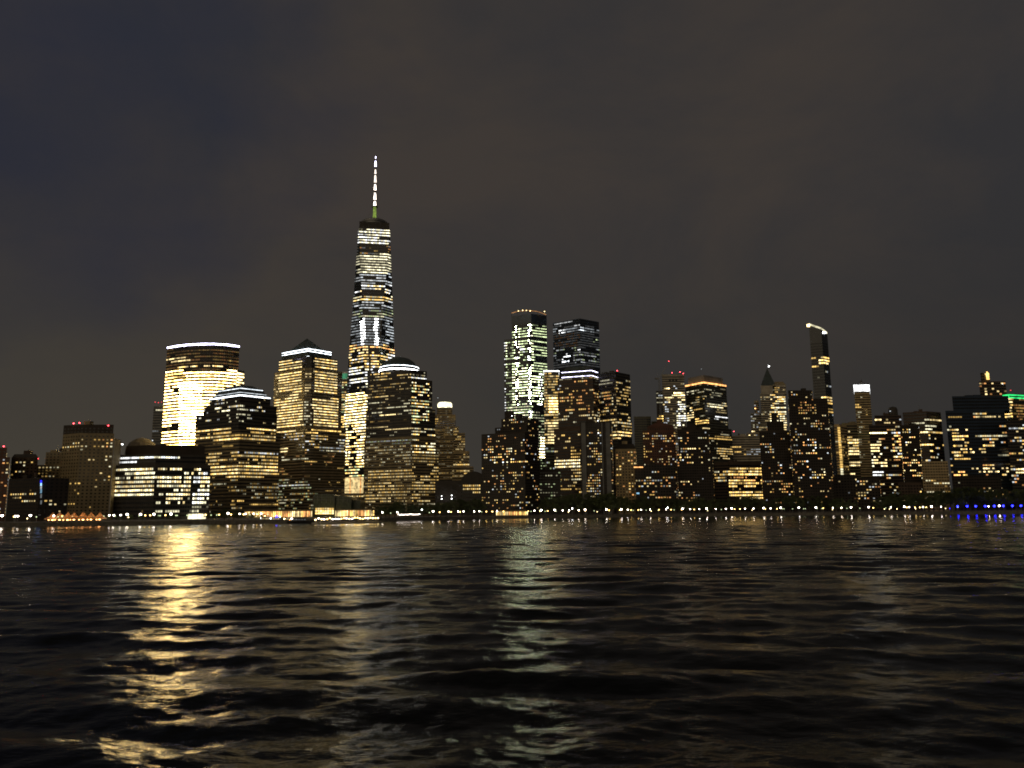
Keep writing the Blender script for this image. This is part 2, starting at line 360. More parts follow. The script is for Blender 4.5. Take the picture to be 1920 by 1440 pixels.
t.rows([(600,780,428,900,.55,1,('cool','pale'),4),
 (672,740,430,457,.99,4,('pale','white'),60),(672,740,446,449,.0,1,'pale'),(672,740,457,475,.35,2,('orange','cool','gold'),4),
 (668,742,478,512,.85,3,'pale',8),(682,731,476,513,.99,4,'pale',60),(665,745,513,535,.8,3,('cool','cool','white'),5),(680,728,517,520,.1,1,'cool'),
 (665,745,535,550,.85,4,('cream','white','white'),6),(665,745,550,556,.05,1,'orange'),(660,745,556,565,.9,4,('gold','cream','pale'),8),(660,745,565,578,.75,3,('cool','white'),4),
 (660,745,578,590,.6,2,('cool','green'),5),(662,745,588,594,.85,3,('green','pale'),8),
 (658,748,594,649,.97,2,('cool',),12),(676,684,594,649,.97,6,'white',3),(702,709,594,649,.97,6,'white',3),(724,746,600,649,.8,3,'cool',4),(712,722,600,640,.3,1,'cool'),
 (655,750,647,662,.75,4,('gold','cream','orange'),3),(655,750,662,690,.75,4,('cream','white','gold'),3.5),(655,700,690,726,.88,4,('white','pale','white'),5),(655,700,726,736,.25,3,'cream'),(690,695,650,730,.1,1,'cream'),
 (636,700,736,885,.975,5,('cream','gold','pale'),2.5),(655,668,790,880,.6,5,('cream','gold'),2),(655,668,850,900,.4,4,'cream',1.5),(636,700,872,895,.65,4,('cream','gold','green'),2.5)],
 fh=4.3,pitch=2.9,frac=.38,polyf=octo,z0=zb-2,z1=zt,gap=.1)
# podium is a glowing screen of glass fins
b=MB()
for i,l,nx,ny in t.edges(B4):
    A,C=B4[i],B4[(i+1)%4]; n=26
    for k in range(n):
        u0,u1=(k+.06)/n,(k+.94)/n
        q=[(A[0]+(C[0]-A[0])*u+nx*.3,A[1]+(C[1]-A[1])*u+ny*.3,z) for u,z in ((u0,GZ+8),(u1,GZ+8),(u1,zb-1),(u0,zb-1))]
        b.face(q,emat('orange' if k%9==0 else 'cream',3))
t.add('lit_fin_screen',b)
zr=P(702,426,1178).z; zs=P(702,416,1178).z
b=MB(); f2=shrink(T4,k=.97); b.prism(f2,zt,f2,zr,W['dark']); t.add('parapet',b)
b=MB(); b.lathe((cx,cy,zr),[(18,0),(20.5,1),(20.5,2),(19.5,2.2),(19.5,4),(20.5,4.3),(20.5,(zs-zr)*.8),(18,zs-zr),(0,zs-zr)],W['steel'],32); t.add('ring_platform',b)
zm=P(702,388,1178).z; zp=P(702,293,1178).z
b=MB(); b.tube((cx,cy,zs),(cx,cy,zm),2.9,2.1,emat('lime',2),10); b.tube((cx,cy,zm-.6),(cx,cy,zm+.6),5.0,5.0,W['steel'],12)
for k in range(6):
    a=math.pi/3*k; b.tube((cx+18*math.cos(a),cy+18*math.sin(a),zs),(cx+2*math.cos(a),cy+2*math.sin(a),zm-3),.12,.12,W['steel'],4)
b2=MB(); seg=[(293,298,.5,7),(302,312,1.5,6),(318,326,1.3,5),(329,342,1.9,5),(346,356,1.8,6),(362,374,2.0,6),(378,387,2.2,6)]
prev=zm
for ya,yb,r_,l in reversed(seg):
    za,zb2=P(702,yb,1178).z,P(702,ya,1178).z
    b2.tube((cx,cy,prev),(cx,cy,za),.8,.8,W['steel'],6); b2.tube((cx,cy,za),(cx,cy,zb2),r_,r_*.6,emat('violet' if ya<310 else 'lamp',l-1),10); prev=zb2
sp=t.add('spire',b); o=b2.build('spire_lamp_stack',sp,t.o)
t.beacons([(713,412)],1165,'cool',3,.8,'floodlight')
#---- dome tower
t=Tower('dome_topped_tower','office tower with dark round dome and glowing white ring, right of the spire skyscraper',OFF,'dome topped tower',750,'dark')
t.tier([(681,992),(772,962),(822,984)],818,py=935,wall='granite').tier([(685,995),(771,965),(816,985)],765,py=830,wall='dark').tier([(688,996),(771,968),(810,986)],710,py=800).tier([(694,996),(768,974),(800,988)],693,py=720)
cdx,cdy=G(749,690,1008)
z0=t.z; b=MB(); b.lathe((cdx,cdy,z0),[(26,0),(26,5),(25.4,5),(25.4,6.5),(24,6.5)],W['dark'],40); t.add('drum',b)
b=MB(); b.lathe((cdx,cdy,z0),[(24.9,2.0),(25.2,2.0),(26.4,2.2),(26.4,3.6),(25.2,3.8)],emat('white',6),40); t.add('light_ring',b)
b=MB(); b.lathe((cdx,cdy,z0),[(24.6,7.4),(25.2,7.4),(25.2,8.0),(24.6,8.0)],emat('cool',5),40); t.add('light_ring',b)
b=MB(); b.lathe((cdx,cdy,z0+6.4),[(23.9,0),(22.5,4),(19,9),(13,13.2),(6,15.4),(0,15.8)],W['copper'],40); t.add('dome',b)
t.rows([(680,830,690,960,.3,2,('pale','cream'),2),(680,771,692,702,.6,4,('gold','cream'),5),(680,771,702,712,.5,3,('gold','cream'),4),(772,801,706,714,.9,4,('pale','white'),6),
 (690,771,714,745,.55,2,('cream','gold'),1.8),(690,728,742,750,.7,3,('gold','cream'),3),(772,805,715,800,.8,4,('green','pale','gold'),3),(690,771,755,758,.5,3,'pale',3),
 (725,771,762,772,.9,3,'pale',7),(690,771,770,775,.8,3,'pale',6),(712,742,775,780,.9,4,'cream',6),(690,771,782,798,.2,2,'gold',3),(688,771,800,806,.95,3,'cream',14),(772,820,797,812,.8,3,('cream','pale'),6),
 (688,771,806,823,.15,2,'pale',2),(686,771,823,832,.85,2,('cool','green'),6),(772,816,812,850,.75,4,('gold','cream','pale'),5),
 (686,771,832,870,.62,2,('pale','cream'),2.5),(772,822,850,940,.6,3,('gold','cream'),4),(690,771,879,898,.9,3,('gold','cream'),5),(684,771,898,944,.75,2,('cream','gold'),3),(684,740,905,944,.8,3,('gold','cream'),3)],fh=3.7,pitch=2.3,frac=.36,gap=.3)
#---- small round crown tower
t=Tower('crown_topped_tower','slim tan tower with glowing cream crown right of the dome topped tower',OFF,'cream crowned tower',833,'tan')
t.tier([(805,1330),(854,1330)],778,py=880,depth=40).tier([(819,1335),(848,1335)],764,py=770,depth=30)
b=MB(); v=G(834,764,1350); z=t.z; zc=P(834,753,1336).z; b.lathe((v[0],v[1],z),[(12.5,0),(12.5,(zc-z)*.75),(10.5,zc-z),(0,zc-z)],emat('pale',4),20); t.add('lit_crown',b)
t.rows([(800,860,770,905,.35,1,('gold','pale'),3),(808,822,775,800,.7,3,'gold',2),(846,852,795,810,.6,3,'pale',2),(820,852,880,898,.6,2,('cream','gold'),3),(812,820,870,906,.95,4,'gold',6)],fh=3.8,pitch=3,frac=.4)
t.beacons([(821,746)],1340,'cool',3,.7)
t=Tower('stepped_tower','tan stepped block with scattered gold windows beside the cream crowned tower',OFF,'tan stepped block',865,'tan')
t.tier([(848,1250),(888,1250)],875).tier([(850,1253),(880,1253)],846,py=860).tier([(850,1256),(872,1256)],812,py=830).tier([(850,1259),(860,1259)],800,py=810)
t.rows([(845,890,800,900,.35,2,('gold','cream'),2),(850,888,868,892,.7,3,('gold','cream'),4)],fh=4,pitch=3,frac=.4)
t=Tower('low_building','low dark block with four white wall lamps left of the black apartment slab',OFF,'low block with wall lamps',842,'dark')
t.tier([(816,960),(868,960)],901).beacons([(828,930),(828,935.5),(847,929),(847,935)],956,'white',6,.55,'wall_lamp')
t=Tower('domed_building','low building with dark vaulted roof and three gold window rows',OFF,'low vaulted block',884,'dark')
t.tier([(864,930),(912,930)],905)
b=MB(); A,C=t.fp[0],t.fp[1]; n=12
for k in range(n):
    a0,a1=math.pi*k/n,math.pi*(k+1)/n
    def pt(a,y): 
        u=.5-.5*math.cos(a); return (A[0]+(C[0]-A[0])*u, A[1]+y, t.z+13*math.sin(a))
    b.face([pt(a0,0),pt(a1,0),pt(a1,30),pt(a0,30)],W['dark']); b.face([pt(a0,0),(A[0]+(C[0]-A[0])/2,A[1],t.z),pt(a1,0)],W['dark'])
t.add('roof',b)
t.rows([(868,900,904,924,.92,3,('gold','cream'),4)],fh=3.9,pitch=2.3,frac=.45,gap=.3)
#---- big black apartments centre
t=Tower('apartment_slab','big black stepped apartment block standing before the greenish tower',APT,'big black stepped block',960,'black')
t.tier([(903,872),(985,850),(1011,870)],810,py=900).tier([(928,874),(988,853),(1010,872)],798,py=805).tier([(940,874),(990,856),(1009,872)],782,py=790)
b=MB(); f=foot([(946,876),(964,876)],776,14); b.prism(f,t.z,f,P(950,770,876).z,W['black']); t.add('roof_house',b)
t.wins([(903,1012,782,955,.17,3,homey,1.2),(915,950,812,900,.34,3,homey,1.5),(905,990,840,870,.36,4,homey,1.5),(930,990,885,945,.28,3,homey,1.4)],fh=2.9,pitch=2.4,w=1.4,h=1.1)
t.beacons([(960,780),(968,813)],868,'white',5,.55,'wall_lamp')
#---- greenish tower
t=Tower('glass_skyscraper','tall greenish white glass tower with sparkling columns and arched amber rimmed top',OFF,'tall greenish tower',990,'glass')
t.tier([(946,1190),(994,1172),(1027,1190)],632,py=750).tier([(960,1190),(996,1176),(1025,1189)],604,py=620)
b=MB(); f=foot([(959,1191),(996,1176),(1025,1189)],600); z=P(996,588,1176).z; b.prism(f,t.z,f,z,W['blue']); t.add('crown',b)
b=MB()
for (p0,p1) in (((959,587),(970,584)),((970,584),(990,582)),((990,582),(1008,584)),((1008,584),(1024,590))):
    a,c=P(*p0,1178),P(*p1,1178); b.tube(a,c,.5,.5,emat('orange',2),5); 
    b.box((a.x,a.y,a.z-2),(.5,.5,6),W['dark'])
t.add('rim',b)
t.beacons([(972,583),(980,582),(987,582),(994,583),(1021,584)],1176,'cream',5,.7,'rim_lamp')
t.rows([(944,1030,600,835,.85,5,('green','pale','green'),5),(950,964,600,690,.7,4,'green',3),(975,989,605,690,.65,4,'green',3),(1000,1026,605,700,.8,4,'green',5),(958,1025,604,615,.6,3,'green',4),(967,972,605,700,.5,8,('green','white'),1),(990,995,605,700,.55,8,('green','white'),1),(974,985,650,660,.9,5,'white'),
 (944,949,632,780,.6,4,'white',1.2),(950,960,632,780,.6,3,'green',2),(967,972,690,765,.6,8,('green','pale'),1),(991,997,700,785,.7,8,('green','pale','white'),1),(1010,1016,700,800,.6,6,('green','white'),1),(948,1030,760,770,.8,4,('green','pale'),4),(1000,1028,770,840,.7,3,('green','pale'),2),
 (944,1030,675,680,.1,1,'green'),(1012,1028,818,862,.95,6,('cream','pale'),8),(1014,1030,862,900,.6,3,'green',2)],fh=4.2,pitch=2.6,frac=.31,gap=.3)
#---- bluish box tower
t=Tower('glass_skyscraper','bluish grey box shaped glass tower with a dashed white roof line',OFF,'bluish box tower',1080,'blue')
t.tier([(1038,1384),(1089,1350),(1125,1378)],597,py=680)
t.rows([(1036,1128,611,690,.9,0,('cool','white'),8),(1040,1086,598,611,.7,3,'white',4),(1036,1128,614,623,.8,2,('cool',),6),(1044,1060,618,633,.8,4,'white',1.5),(1085,1095,612,620,.9,4,'cool'),(1112,1122,634,641,.9,3,'green'),
 (1040,1088,625,650,.9,0,('orange','cool'),8),(1036,1128,652,680,.55,2,('cool','green'),4),(1044,1120,655,680,.7,2,('white','cool','green'),4),(1050,1075,662,680,.6,5,('white','cool'),2),(1083,1095,652,659,.9,4,'white')],fh=4.4,pitch=3,frac=.4)
#---- tower with white roof line behind
t=Tower('office_tower','narrow gold striped tower with white roof line behind the greenish tower',OFF,'narrow gold striped tower',1036,'olive')
t.tier([(1021,1120),(1050,1120)],696,py=800,depth=30)
t.band(t.z-.6,1.3,emat('white',5),out=.3)
t.rows([(1020,1060,700,835,.7,3,('gold','cream'),2.5),(1030,1048,742,775,.97,5,('cream','gold'),6),(1028,1048,790,835,.95,4,'cream',6),(1020,1052,835,925,.25,2,('green','cool'),2)],fh=4,pitch=2.3)
#---- tower with double white line
t=Tower('office_tower','brown office tower with chamfered roof over a double white light line',OFF,'tower with double white line',1085,'brown')
t.tier([(1040,985),(1113,962),(1130,985)],800,py=880).tier([(1046,982),(1113,964),(1124,980)],705,py=760)
b=MB(); f=foot([(1053,980),(1109,966),(1121,982)],695); z=P(1109,693,966).z; b.prism(f,t.z,f,z,W['copper']); t.add('parapet',b); t.fp=f
t.band(t.z+.7,.6,emat('violet',5),out=.2); t.band(z-1.4,.6,emat('violet',5),out=.2); t.z=z
t.roof(.72,686,(1109,970),wall='copper')
t.rows([(1040,1125,705,812,.16,3,homey,2),(1050,1125,708,712,.8,2,'pale',4),(1050,1122,728,760,.5,3,('orange','gold','cream'),1.6),(1065,1105,730,785,.45,3,('orange','gold'),1.5),(1046,1125,773,792,.45,3,('pale','cream'),2.5),
  (1040,1092,800,928,.28,3,('cream','gold'),2),(1070,1086,838,870,.7,3,'gold',2),(1040,1088,862,880,.85,4,('cream','pale'),4),(1040,1088,894,899,.8,3,'pale',4),(1040,1088,915,928,.8,3,'gold',4)],fh=3.9,pitch=2.4,frac=.42,gap=.3)
#---- dark tower
t=Tower('office_tower','dark office tower with two lit faces and red beacon, right of the double line tower',OFF,'dark two faced tower',1150,'dark')
t.tier([(1119,1000),(1157,978),(1184,1000)],697,py=790).beacons([(1157,695)],985)
t.rows([(1118,1186,697,705,0,2,'pale'),(1118,1186,706,822,.3,3,('cream','gold','pale'),2.5),(1122,1150,712,722,.6,2,'pale',4),(1133,1146,735,770,.8,3,('orange','gold'),2.5),(1120,1178,775,792,.75,3,('gold','cream'),3),(1150,1184,806,822,.95,4,('cream','gold'),7),(1150,1182,725,760,.5,3,('gold','cream'),2)],fh=3.9,pitch=2.4,frac=.42,gap=.3)
#---- dark slab with grey ribs
t=Tower('apartment_slab','dark apartment slab with grey vertical piers standing before the double line tower',APT,'slab with grey piers',1118,'black')
t.tier([(1089,868),(1149,868)],792,py=860,depth=25)
b=MB()
for px,wd in ((1095,8),(1141,8),(1130,2)):
    x,y=G(px,860,867.6); b.box((x,y-.3,(GZ+t.z)/2),(wd*.58,.9,t.z-GZ-1),W['grey'])
t.add('pier',b)
t.wins([(1100,1128,800,935,.5,3,homey,1.6),(1145,1150,800,935,.3,3,homey,1)],fh=2.9,pitch=2.3,w=1.4,h=1.1)
t.beacons([(1121,789),(1122,812)],866,'white',5,.55,'wall_lamp')
#---- beige block
t=Tower('apartment_building','beige stone apartment block with dark hipped roof behind the promenade trees',APT,'beige block',1175,'tan')
t.tier([(1155,900),(1194,900)],842,py=890,depth=25); t.roof(.8,832,(1175,900),wall='black')
t.wins([(1155,1195,845,950,.22,3,('gold','orange','cream'),1.2)],fh=3.2,pitch=3)
#---- behind: grey faint
t=Tower('grey_tower','plain unlit grey block behind the beige block, right of the dark two faced tower',OFF,'plain grey block',1205,'olive')
t.tier([(1189,1300),(1221,1300)],781,py=800).rows([],fh=4,pitch=4)
b=MB(); f=foot([(1222,1301),(1232,1301)],800,20); b.prism(f,GZ,f,P(1225,790,1301).z,W['olive']); t.add('side_wing',b)
#---- crane tower group
t=Tower('tower_under_construction','pale tower with three dark top openings and three red lights beside the crane',OFF,'pale tower beside the crane',1262,'stone')
t.tier([(1243,1250),(1285,1250)],702,py=760,depth=35)
b=MB()
for k in range(3):
    v=P(1256+k*6,712.5,1249.6); b.box(tuple(v),(3.3,.5,4),GLASS)
t.add('opening',b)
b=MB(); f=foot([(1231,1252),(1243.2,1252)],760,25); z=P(1235,733,1252).z; b.prism(f,GZ,f,z,W['black']); t.add('side_wing',b)
t.tiers.append((f,GZ,z))
t.rows([(1228,1290,718,870,.2,3,('pale','cool','cream'),1.4),(1228,1243,745,755,.9,2,'pale'),(1245,1285,745,755,.5,4,'cream',2),(1262,1285,733,745,.8,5,'cream',2),(1248,1256,726,732,.9,5,'cream'),(1234,1243,780,792,.9,4,'gold'),(1270,1288,752,802,.75,4,('pale','white'),1.5),(1246,1253,750,800,.7,3,'cool',1.5)],fh=3.7,pitch=3,frac=.45)
t.beacons([(1260,699),(1275,697.5),(1281,700.5)],1255)
cr=link('tower_crane',None,None,(*G(1238,760,1246),GZ)); tag(cr,'luffing tower crane rising beside the pale tower, red lamp on its raised jib','crane')
o=(*G(1238,760,1246),GZ); zc=P(1237,710,1246).z
b=MB()
for dx,dy in ((-1,-1),(1,-1),(1,1),(-1,1)): b.tube((o[0]+dx,o[1]+dy,GZ),(o[0]+dx,o[1]+dy,zc),.3,.3,W['steel'],4)
z=GZ
while z<zc-4: b.tube((o[0]-1,o[1]-1,z),(o[0]+1,o[1]-1,z+4),.2,.2,W['steel'],4); b.tube((o[0]+1,o[1]-1,z+4),(o[0]-1,o[1]-1,z+8 if z+8<zc else zc),.2,.2,W['steel'],4); z+=8
b.build('mast',cr,o)
b=MB(); tip=P(1254,677.5,1246); b.tube((o[0],o[1],zc),tip,.8,.45,W['steel'],4); b.build('jib',cr,o)
b=MB(); b.box((o[0]-4,o[1],zc),(6,2.4,2.6),W['grey']); b.tube((o[0]-1,o[1],zc),(o[0]-3,o[1],zc+9),.3,.3,W['steel'],4); b.tube((o[0]-3,o[1],zc+9),tip,.08,.08,W['steel'],4); b.build('counter_jib',cr,o)
b=MB(); b.lathe(tip,[(0,-.8),(.8,0),(0,.8)],emat('red',5),8); b.build('beacon',cr,o)
#---- orange line tower
t=Tower('office_tower','grey office tower with glowing orange line around its top',OFF,'orange lined tower',1325,'olive')
t.tier([(1284,1330),(1322,1290),(1374,1335)],800,py=850).tier([(1286,1333),(1321,1295),(1363,1335)],716,py=750)
t.band(P(1318,717,1295).z-1.4,2.6,emat('orange',4),out=.3)
f=shrink(t.fp,k=.85); b=MB(); z=P(1318,702,1295).z; b.prism(f,t.z+1.5,f,z,W['grey']); t.add('roof_house',b)
t.rows([(1284,1378,718,860,.18,2,('pale','cream'),3),(1288,1302,732,742,.8,3,'pale',2),(1305,1322,744,748,.8,3,'gold',3),(1332,1352,732,745,.6,2,'pale',2),(1326,1362,756,765,.97,4,('pale','cream'),12),(1326,1362,768,775,.7,2,'cream',5),(1340,1364,781,786,.95,4,'white',8),
  (1290,1318,762,770,.8,3,'gold',4),(1304,1330,785,795,.9,4,'gold',5),(1304,1330,800,808,.95,4,'cream',5),(1328,1376,818,825,.9,3,'gold',8),(1345,1380,838,860,.8,3,('cream','gold'),4),(1284,1300,765,800,.7,4,('pale','cream'),1.5)],fh=4,pitch=3,frac=.4)
t.beacons([(1315,692)],1330,'cool',2,.7)
#---- reddish apartments
t=Tower('apartment_tower','reddish brick apartment tower with shallow peaked roof below the crane',APT,'reddish tower below the crane',1238,'brick')
t.tier([(1207,915),(1269,915)],808,py=870,depth=25).tier([(1214,917),(1264,917)],800,py=805,depth=20); t.roof(.4,792,(1240,917),wall='brick')
t.wins([(1207,1269,808,945,.3,3,homey,1.2),(1218,1265,810,830,.45,3,homey,1.5),(1207,1222,840,870,.5,3,'gold',1.2)],fh=3.0,pitch=2.4,w=1.4,h=1.1)
#---- black apartments with cupola
t=Tower('apartment_tower','black apartment tower with a small square roof house, before the orange lined tower',APT,'black tower with roof house',1300,'black')
t.tier([(1271,885),(1338,885)],850,py=900,depth=25).tier([(1271,887),(1330,887)],806,py=830,depth=22)
b=MB(); f=foot([(1288,890),(1305,890)],800,10); b.prism(f,t.z,f,P(1296,794,890).z,W['black']); t.add('roof_house',b)
t.wins([(1271,1340,806,945,.14,3,homey,1.3),(1275,1322,835,850,.4,3,homey,2),(1275,1295,855,864,.6,4,homey,2),(1295,1312,855,864,.5,4,('orange','cream'),2),(1277,1292,897,905,.7,4,'cream'),(1290,1308,818,848,.3,4,'cream',2)],fh=3.0,pitch=2.5,w=1.45,h=1.15)
t=Tower('low_apartment_building','low dark waterfront block below the reddish tower, one bluish window',APT,'low block below the reddish tower',1220,'black')
t.tier([(1191,872),(1268,872)],872,py=900,depth=20); t.wins([(1191,1275,880,935,.3,3,homey,2)],fh=3.1,pitch=2.9,w=1.8,h=1.3)
v=P(1196,925,871.5); b=MB(); b.box(tuple(v),(3,.4,1.6),emat('cyan',3)); t.add('window',b)
b=MB(); a=P(1197,876,871); b.box((a.x,a.y,a.z),(10,.6,1.0),emat('orange',4)); t.add('light_band',b)
#---- grey block
t=Tower('office_building','broad dim grey block with red corner beacon between orange lined and pyramid spired towers',OFF,'dim grey block',1400,'stone')
t.tier([(1372,1350),(1430,1350)],817,py=840).beacons([(1376,809)],1352).rows([(1370,1400,838,856,.5,3,('gold','pale'),3),(1400,1430,840,856,.2,2,'cool')],fh=4.2,pitch=4,frac=.35)
#---- gold grid
t=Tower('office_building','low brown block with dense gold window rows above the dark trees',OFF,'gold gridded low block',1395,'brown')
t.tier([(1340,980),(1366,970),(1432,978)],866,py=900)
t.rows([(1366,1432,876,934,.88,4,('gold','cream','gold'),5),(1366,1380,870,880,.3,3,'gold'),(1366,1432,892,899,.3,3,'orange',2),(1395,1425,900,906,.6,4,('orange','gold'),3),(1340,1364,884,905,.55,3,('gold','pale'),2),(1366,1432,916,922,.15,2,'gold')],fh=3.6,pitch=2.2,frac=.5,gap=.3)
t.wins([],tiers=[])
#---- gothic tower left of pyramid spire
t=Tower('stepped_tower','small dark stepped tower with one orange lamp left of the pyramid spired tower',OFF,'small stepped tower',1415,'stone')
t.tier([(1401,1480),(1431,1480)],812,py=830,depth=30).tier([(1408,1483),(1428,1483)],775,py=790,depth=24).tier([(1414,1486),(1423,1486)],751,py=760,depth=14)
t.rows([(1400,1432,760,870,.2,2,('cool','pale'),1.5),(1402,1416,806,818,.7,4,'cream',1.5)],fh=4,pitch=3.4).beacons([(1416,766)],1478,'orange',6,.9,'wall_lamp')
t=Tower('pyramid_spired_tower','pale stone tower with steep pyramid spire and white light at its tip',OFF,'pyramid spired tower',1450,'stone')
t.tier([(1425,1450),(1477,1450)],800,py=840).tier([(1427,1453),(1474,1453)],738,py=770).tier([(1449,1456),(1474,1456)],722,py=730,depth=25)
b=MB(); f=foot([(1427,1456),(1455,1456)],735,33); z0=t.tiers[1][2]; z1=P(1440,723,1456).z; b.prism(f,z0,f,z1,W['stone']); b.build('wall',t.root,t.o)
b=MB(); c0=(sum(p[0] for p in f)/4,sum(p[1] for p in f)/4); zt2=P(1441,690,1472).z
for i in range(4): b.face([(*f[i],z1),(*f[(i+1)%4],z1),(*c0,zt2)],W['copper'])
b.build('spire',t.root,t.o)
b=MB(); b.prism(t.fp,t.z,shrink(t.fp,k=.6),P(1460,715,1456).z,W['granite']); t.add('roof',b)
t.beacons([(1441.7,687)],1474,'white',7,1.2)
t.rows([(1424,1480,715,870,.3,2,('cream','pale'),2),(1425,1440,732,736,.9,3,'pale',4),(1444,1475,738,812,.72,4,('cream','gold','pale'),1.8),(1462,1474,780,812,.9,4,('cream','pale'),1.5),(1452,1460,722,738,.9,3,'gold')],fh=4,pitch=3,frac=.42)
#---- black stepped
t=Tower('apartment_tower','black stepped apartment block with pointed centre, before the pyramid spired tower',APT,'black block with pointed centre',1455,'black')
t.tier([(1427,900),(1488,900)],808,py=870,depth=25).tier([(1438,903),(1470,903)],790,py=800,depth=18).tier([(1446,906),(1457,906)],775,py=780,depth=10)
t.wins([(1427,1490,800,945,.16,3,homey,1.4),(1435,1480,833,850,.5,3,homey,2),(1460,1480,870,895,.4,4,homey,2),(1465,1480,912,928,.8,4,('gold','orange'),2)],fh=3.0,pitch=2.5,w=1.45,h=1.15)
t=Tower('apartment_tower','tall black apartment tower with orange windows in front of the slant topped tower',APT,'tall black block',1520,'black')
t.tier([(1486,880),(1561,880)],748,py=880,depth=25).tier([(1478,883),(1523,883)],732,py=740,depth=22)
t.wins([(1478,1562,731,945,.13,3,homey,1.4),(1498,1530,745,775,.5,3,('orange','gold','cream'),2),(1490,1540,780,800,.35,3,homey,1.5),(1503,1532,816,850,.5,4,homey,2),(1505,1515,860,895,.5,4,homey,1.5),(1515,1550,885,900,.5,4,homey,1.4),(1480,1505,836,850,.5,3,homey)],fh=3.0,pitch=2.5,w=1.45,h=1.15)
#---- slant-topped slim tower
t=Tower('slant_topped_tower','very slim dark tower with slanted white lit crown, tallest at the right',APT,'slim slant topped tower',1540,'glass')
t.tier([(1530,1030),(1553,1022),(1564,1032)],640,py=800)
fp=t.fp; b=MB(); zl=P(1512,606,1030).z; zc2=P(1538,614,1022).z; zr2=P(1551,622,1030).z; zs=[zl,zc2,zr2,(zl+zr2)/2]
for i in range(4):
    j=(i+1)%4; b.face([(*fp[i],t.z),(*fp[j],t.z),(*fp[j],zs[j]),(*fp[i],zs[i])],t.wall)
t.add('crown',b)
b=MB()
for i,l,nx,ny in t.edges(fp):
    j=(i+1)%4; A=(fp[i][0]+nx*.15,fp[i][1]+ny*.15); C=(fp[j][0]+nx*.15,fp[j][1]+ny*.15)
    b.face([(*A,zs[i]-2.6),(*C,zs[j]-2.6),(*C,zs[j]-.1),(*A,zs[i]-.1)],emat('pale',3))
q=P(1514,609,1029); b.box((q.x+1,q.y,q.z-1),(3.6,.8,3.5),emat('cream',5)); q=P(1542,621,1025); b.box((q.x,q.y-.6,q.z-2),(9,.6,2.4),emat('white',5),.2)
t.add('light_band',b)
t.rows([(1508,1568,625,800,.05,2,('pale','cool'),2),(1536,1553,634,640,.95,4,'gold',6),(1512,1530,638,642,.5,3,'white'),(1537,1557,668,682,.9,4,('cream','gold'),4),(1516,1530,668,674,.8,3,'gold'),(1516,1545,681,688,.7,4,'gold',3),(1520,1536,702,708,.5,2,'pale'),(1540,1562,742,758,.95,4,('cream','gold'),5),(1545,1562,765,775,.8,3,'gold')],fh=3.8,pitch=2.8,frac=.5)
#---- lit corner column tower
t=Tower('floodlit_tower','tan tower with a bright yellow floodlit edge right of the slim slant topped tower',OFF,'yellow edged tower',1572,'tan')
t.tier([(1552,1120),(1577,1110),(1592,1124)],795,py=860)
b=MB(); x,y=G(1577,860,1109); 
z=GZ+10
while z<t.z-3: b.box((x,y,z),(3.2,1.2,2.6),emat('gold' if z>60 else 'pale',3)); z+=3.4  # glowing boxes stand in for the yellow light on this corner
t.add('lit_corner_bay',b)
t.rows([(1550,1592,795,930,.25,2,('gold','pale'),2),(1552,1566,806,812,.9,4,'cream',4),(1552,1566,826,834,.9,4,'cream',4),(1552,1567,845,856,.95,5,'cream',4),(1578,1592,800,900,.35,2,'gold',2)],fh=3.9,pitch=2.8,frac=.45)
t=Tower('office_tower','brown office tower striped with bright gold floors left of the white crowned tower',OFF,'gold striped tower',1600,'granite')
t.tier([(1583,1180),(1612,1180)],793,py=860)
t.rows([(1580,1615,800,930,.35,3,('gold','cream'),4),(1580,1615,824,834,.95,4,('cream','gold'),6),(1585,1610,845,853,.9,4,'cream',5),(1585,1615,864,873,.95,4,'cream',8),(1585,1615,886,900,.9,4,'cream',6)],fh=4.2,pitch=2.8,frac=.5)
t=Tower('white_crowned_tower','slim stone tower with blazing white square crown and small dark finial',OFF,'white crowned tower',1616,'tan')
t.tier([(1601.5,1290),(1631,1290)],734,py=735,depth=30)
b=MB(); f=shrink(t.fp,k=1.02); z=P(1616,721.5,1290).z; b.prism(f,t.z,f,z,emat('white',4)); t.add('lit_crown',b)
b=MB(); x,y=(sum(p[0] for p in f)/4,sum(p[1] for p in f)/4); b.lathe((x,y,z),[(5,0),(3.5,3),(3.5,6),(1.5,8),(0,12)],W['dark'],10); t.add('finial',b)
t.rows([(1595,1645,735,900,.12,2,('gold','pale'),2),(1598,1614,757,765,.9,3,'gold',4),(1610,1616,770,870,.55,2,'pale',1.2),(1622,1634,772,780,.7,3,'gold')],fh=4.1,pitch=3.4,frac=.4)
#---- right cluster
t=Tower('apartment_tower','dark tower with round roof turret right of the white crowned tower',APT,'turreted dark tower',1665,'brown')
t.tier([(1634,1000),(1692,1000)],797,py=860).tier([(1640,1003),(1690,1003)],779,py=785)
b=MB(); v=G(1675,780,1012); b.lathe((v[0],v[1],t.z),[(5.5,0),(5.5,8),(4.5,11),(0,12.5)],W['dark'],14); t.add('roof_turret',b)
t.rows([(1632,1692,780,935,.2,3,homey,2),(1638,1665,785,795,.8,4,'cream',4),(1632,1664,804,812,.95,5,'cream',10),(1632,1651,832,846,.95,4,'cream',4),(1675,1690,808,860,.7,4,homey,1.5),(1630,1655,882,892,.9,4,'white',6),(1632,1665,850,875,.5,4,('cream','pale'),2)],fh=3.8,pitch=2.8,frac=.45)
t.beacons([(1669,771)],1004,'cool',3,.8)
t=Tower('apartment_tower','black tower with scattered orange windows between turreted and flat striped towers',APT,'black tower with orange windows',1708,'black')
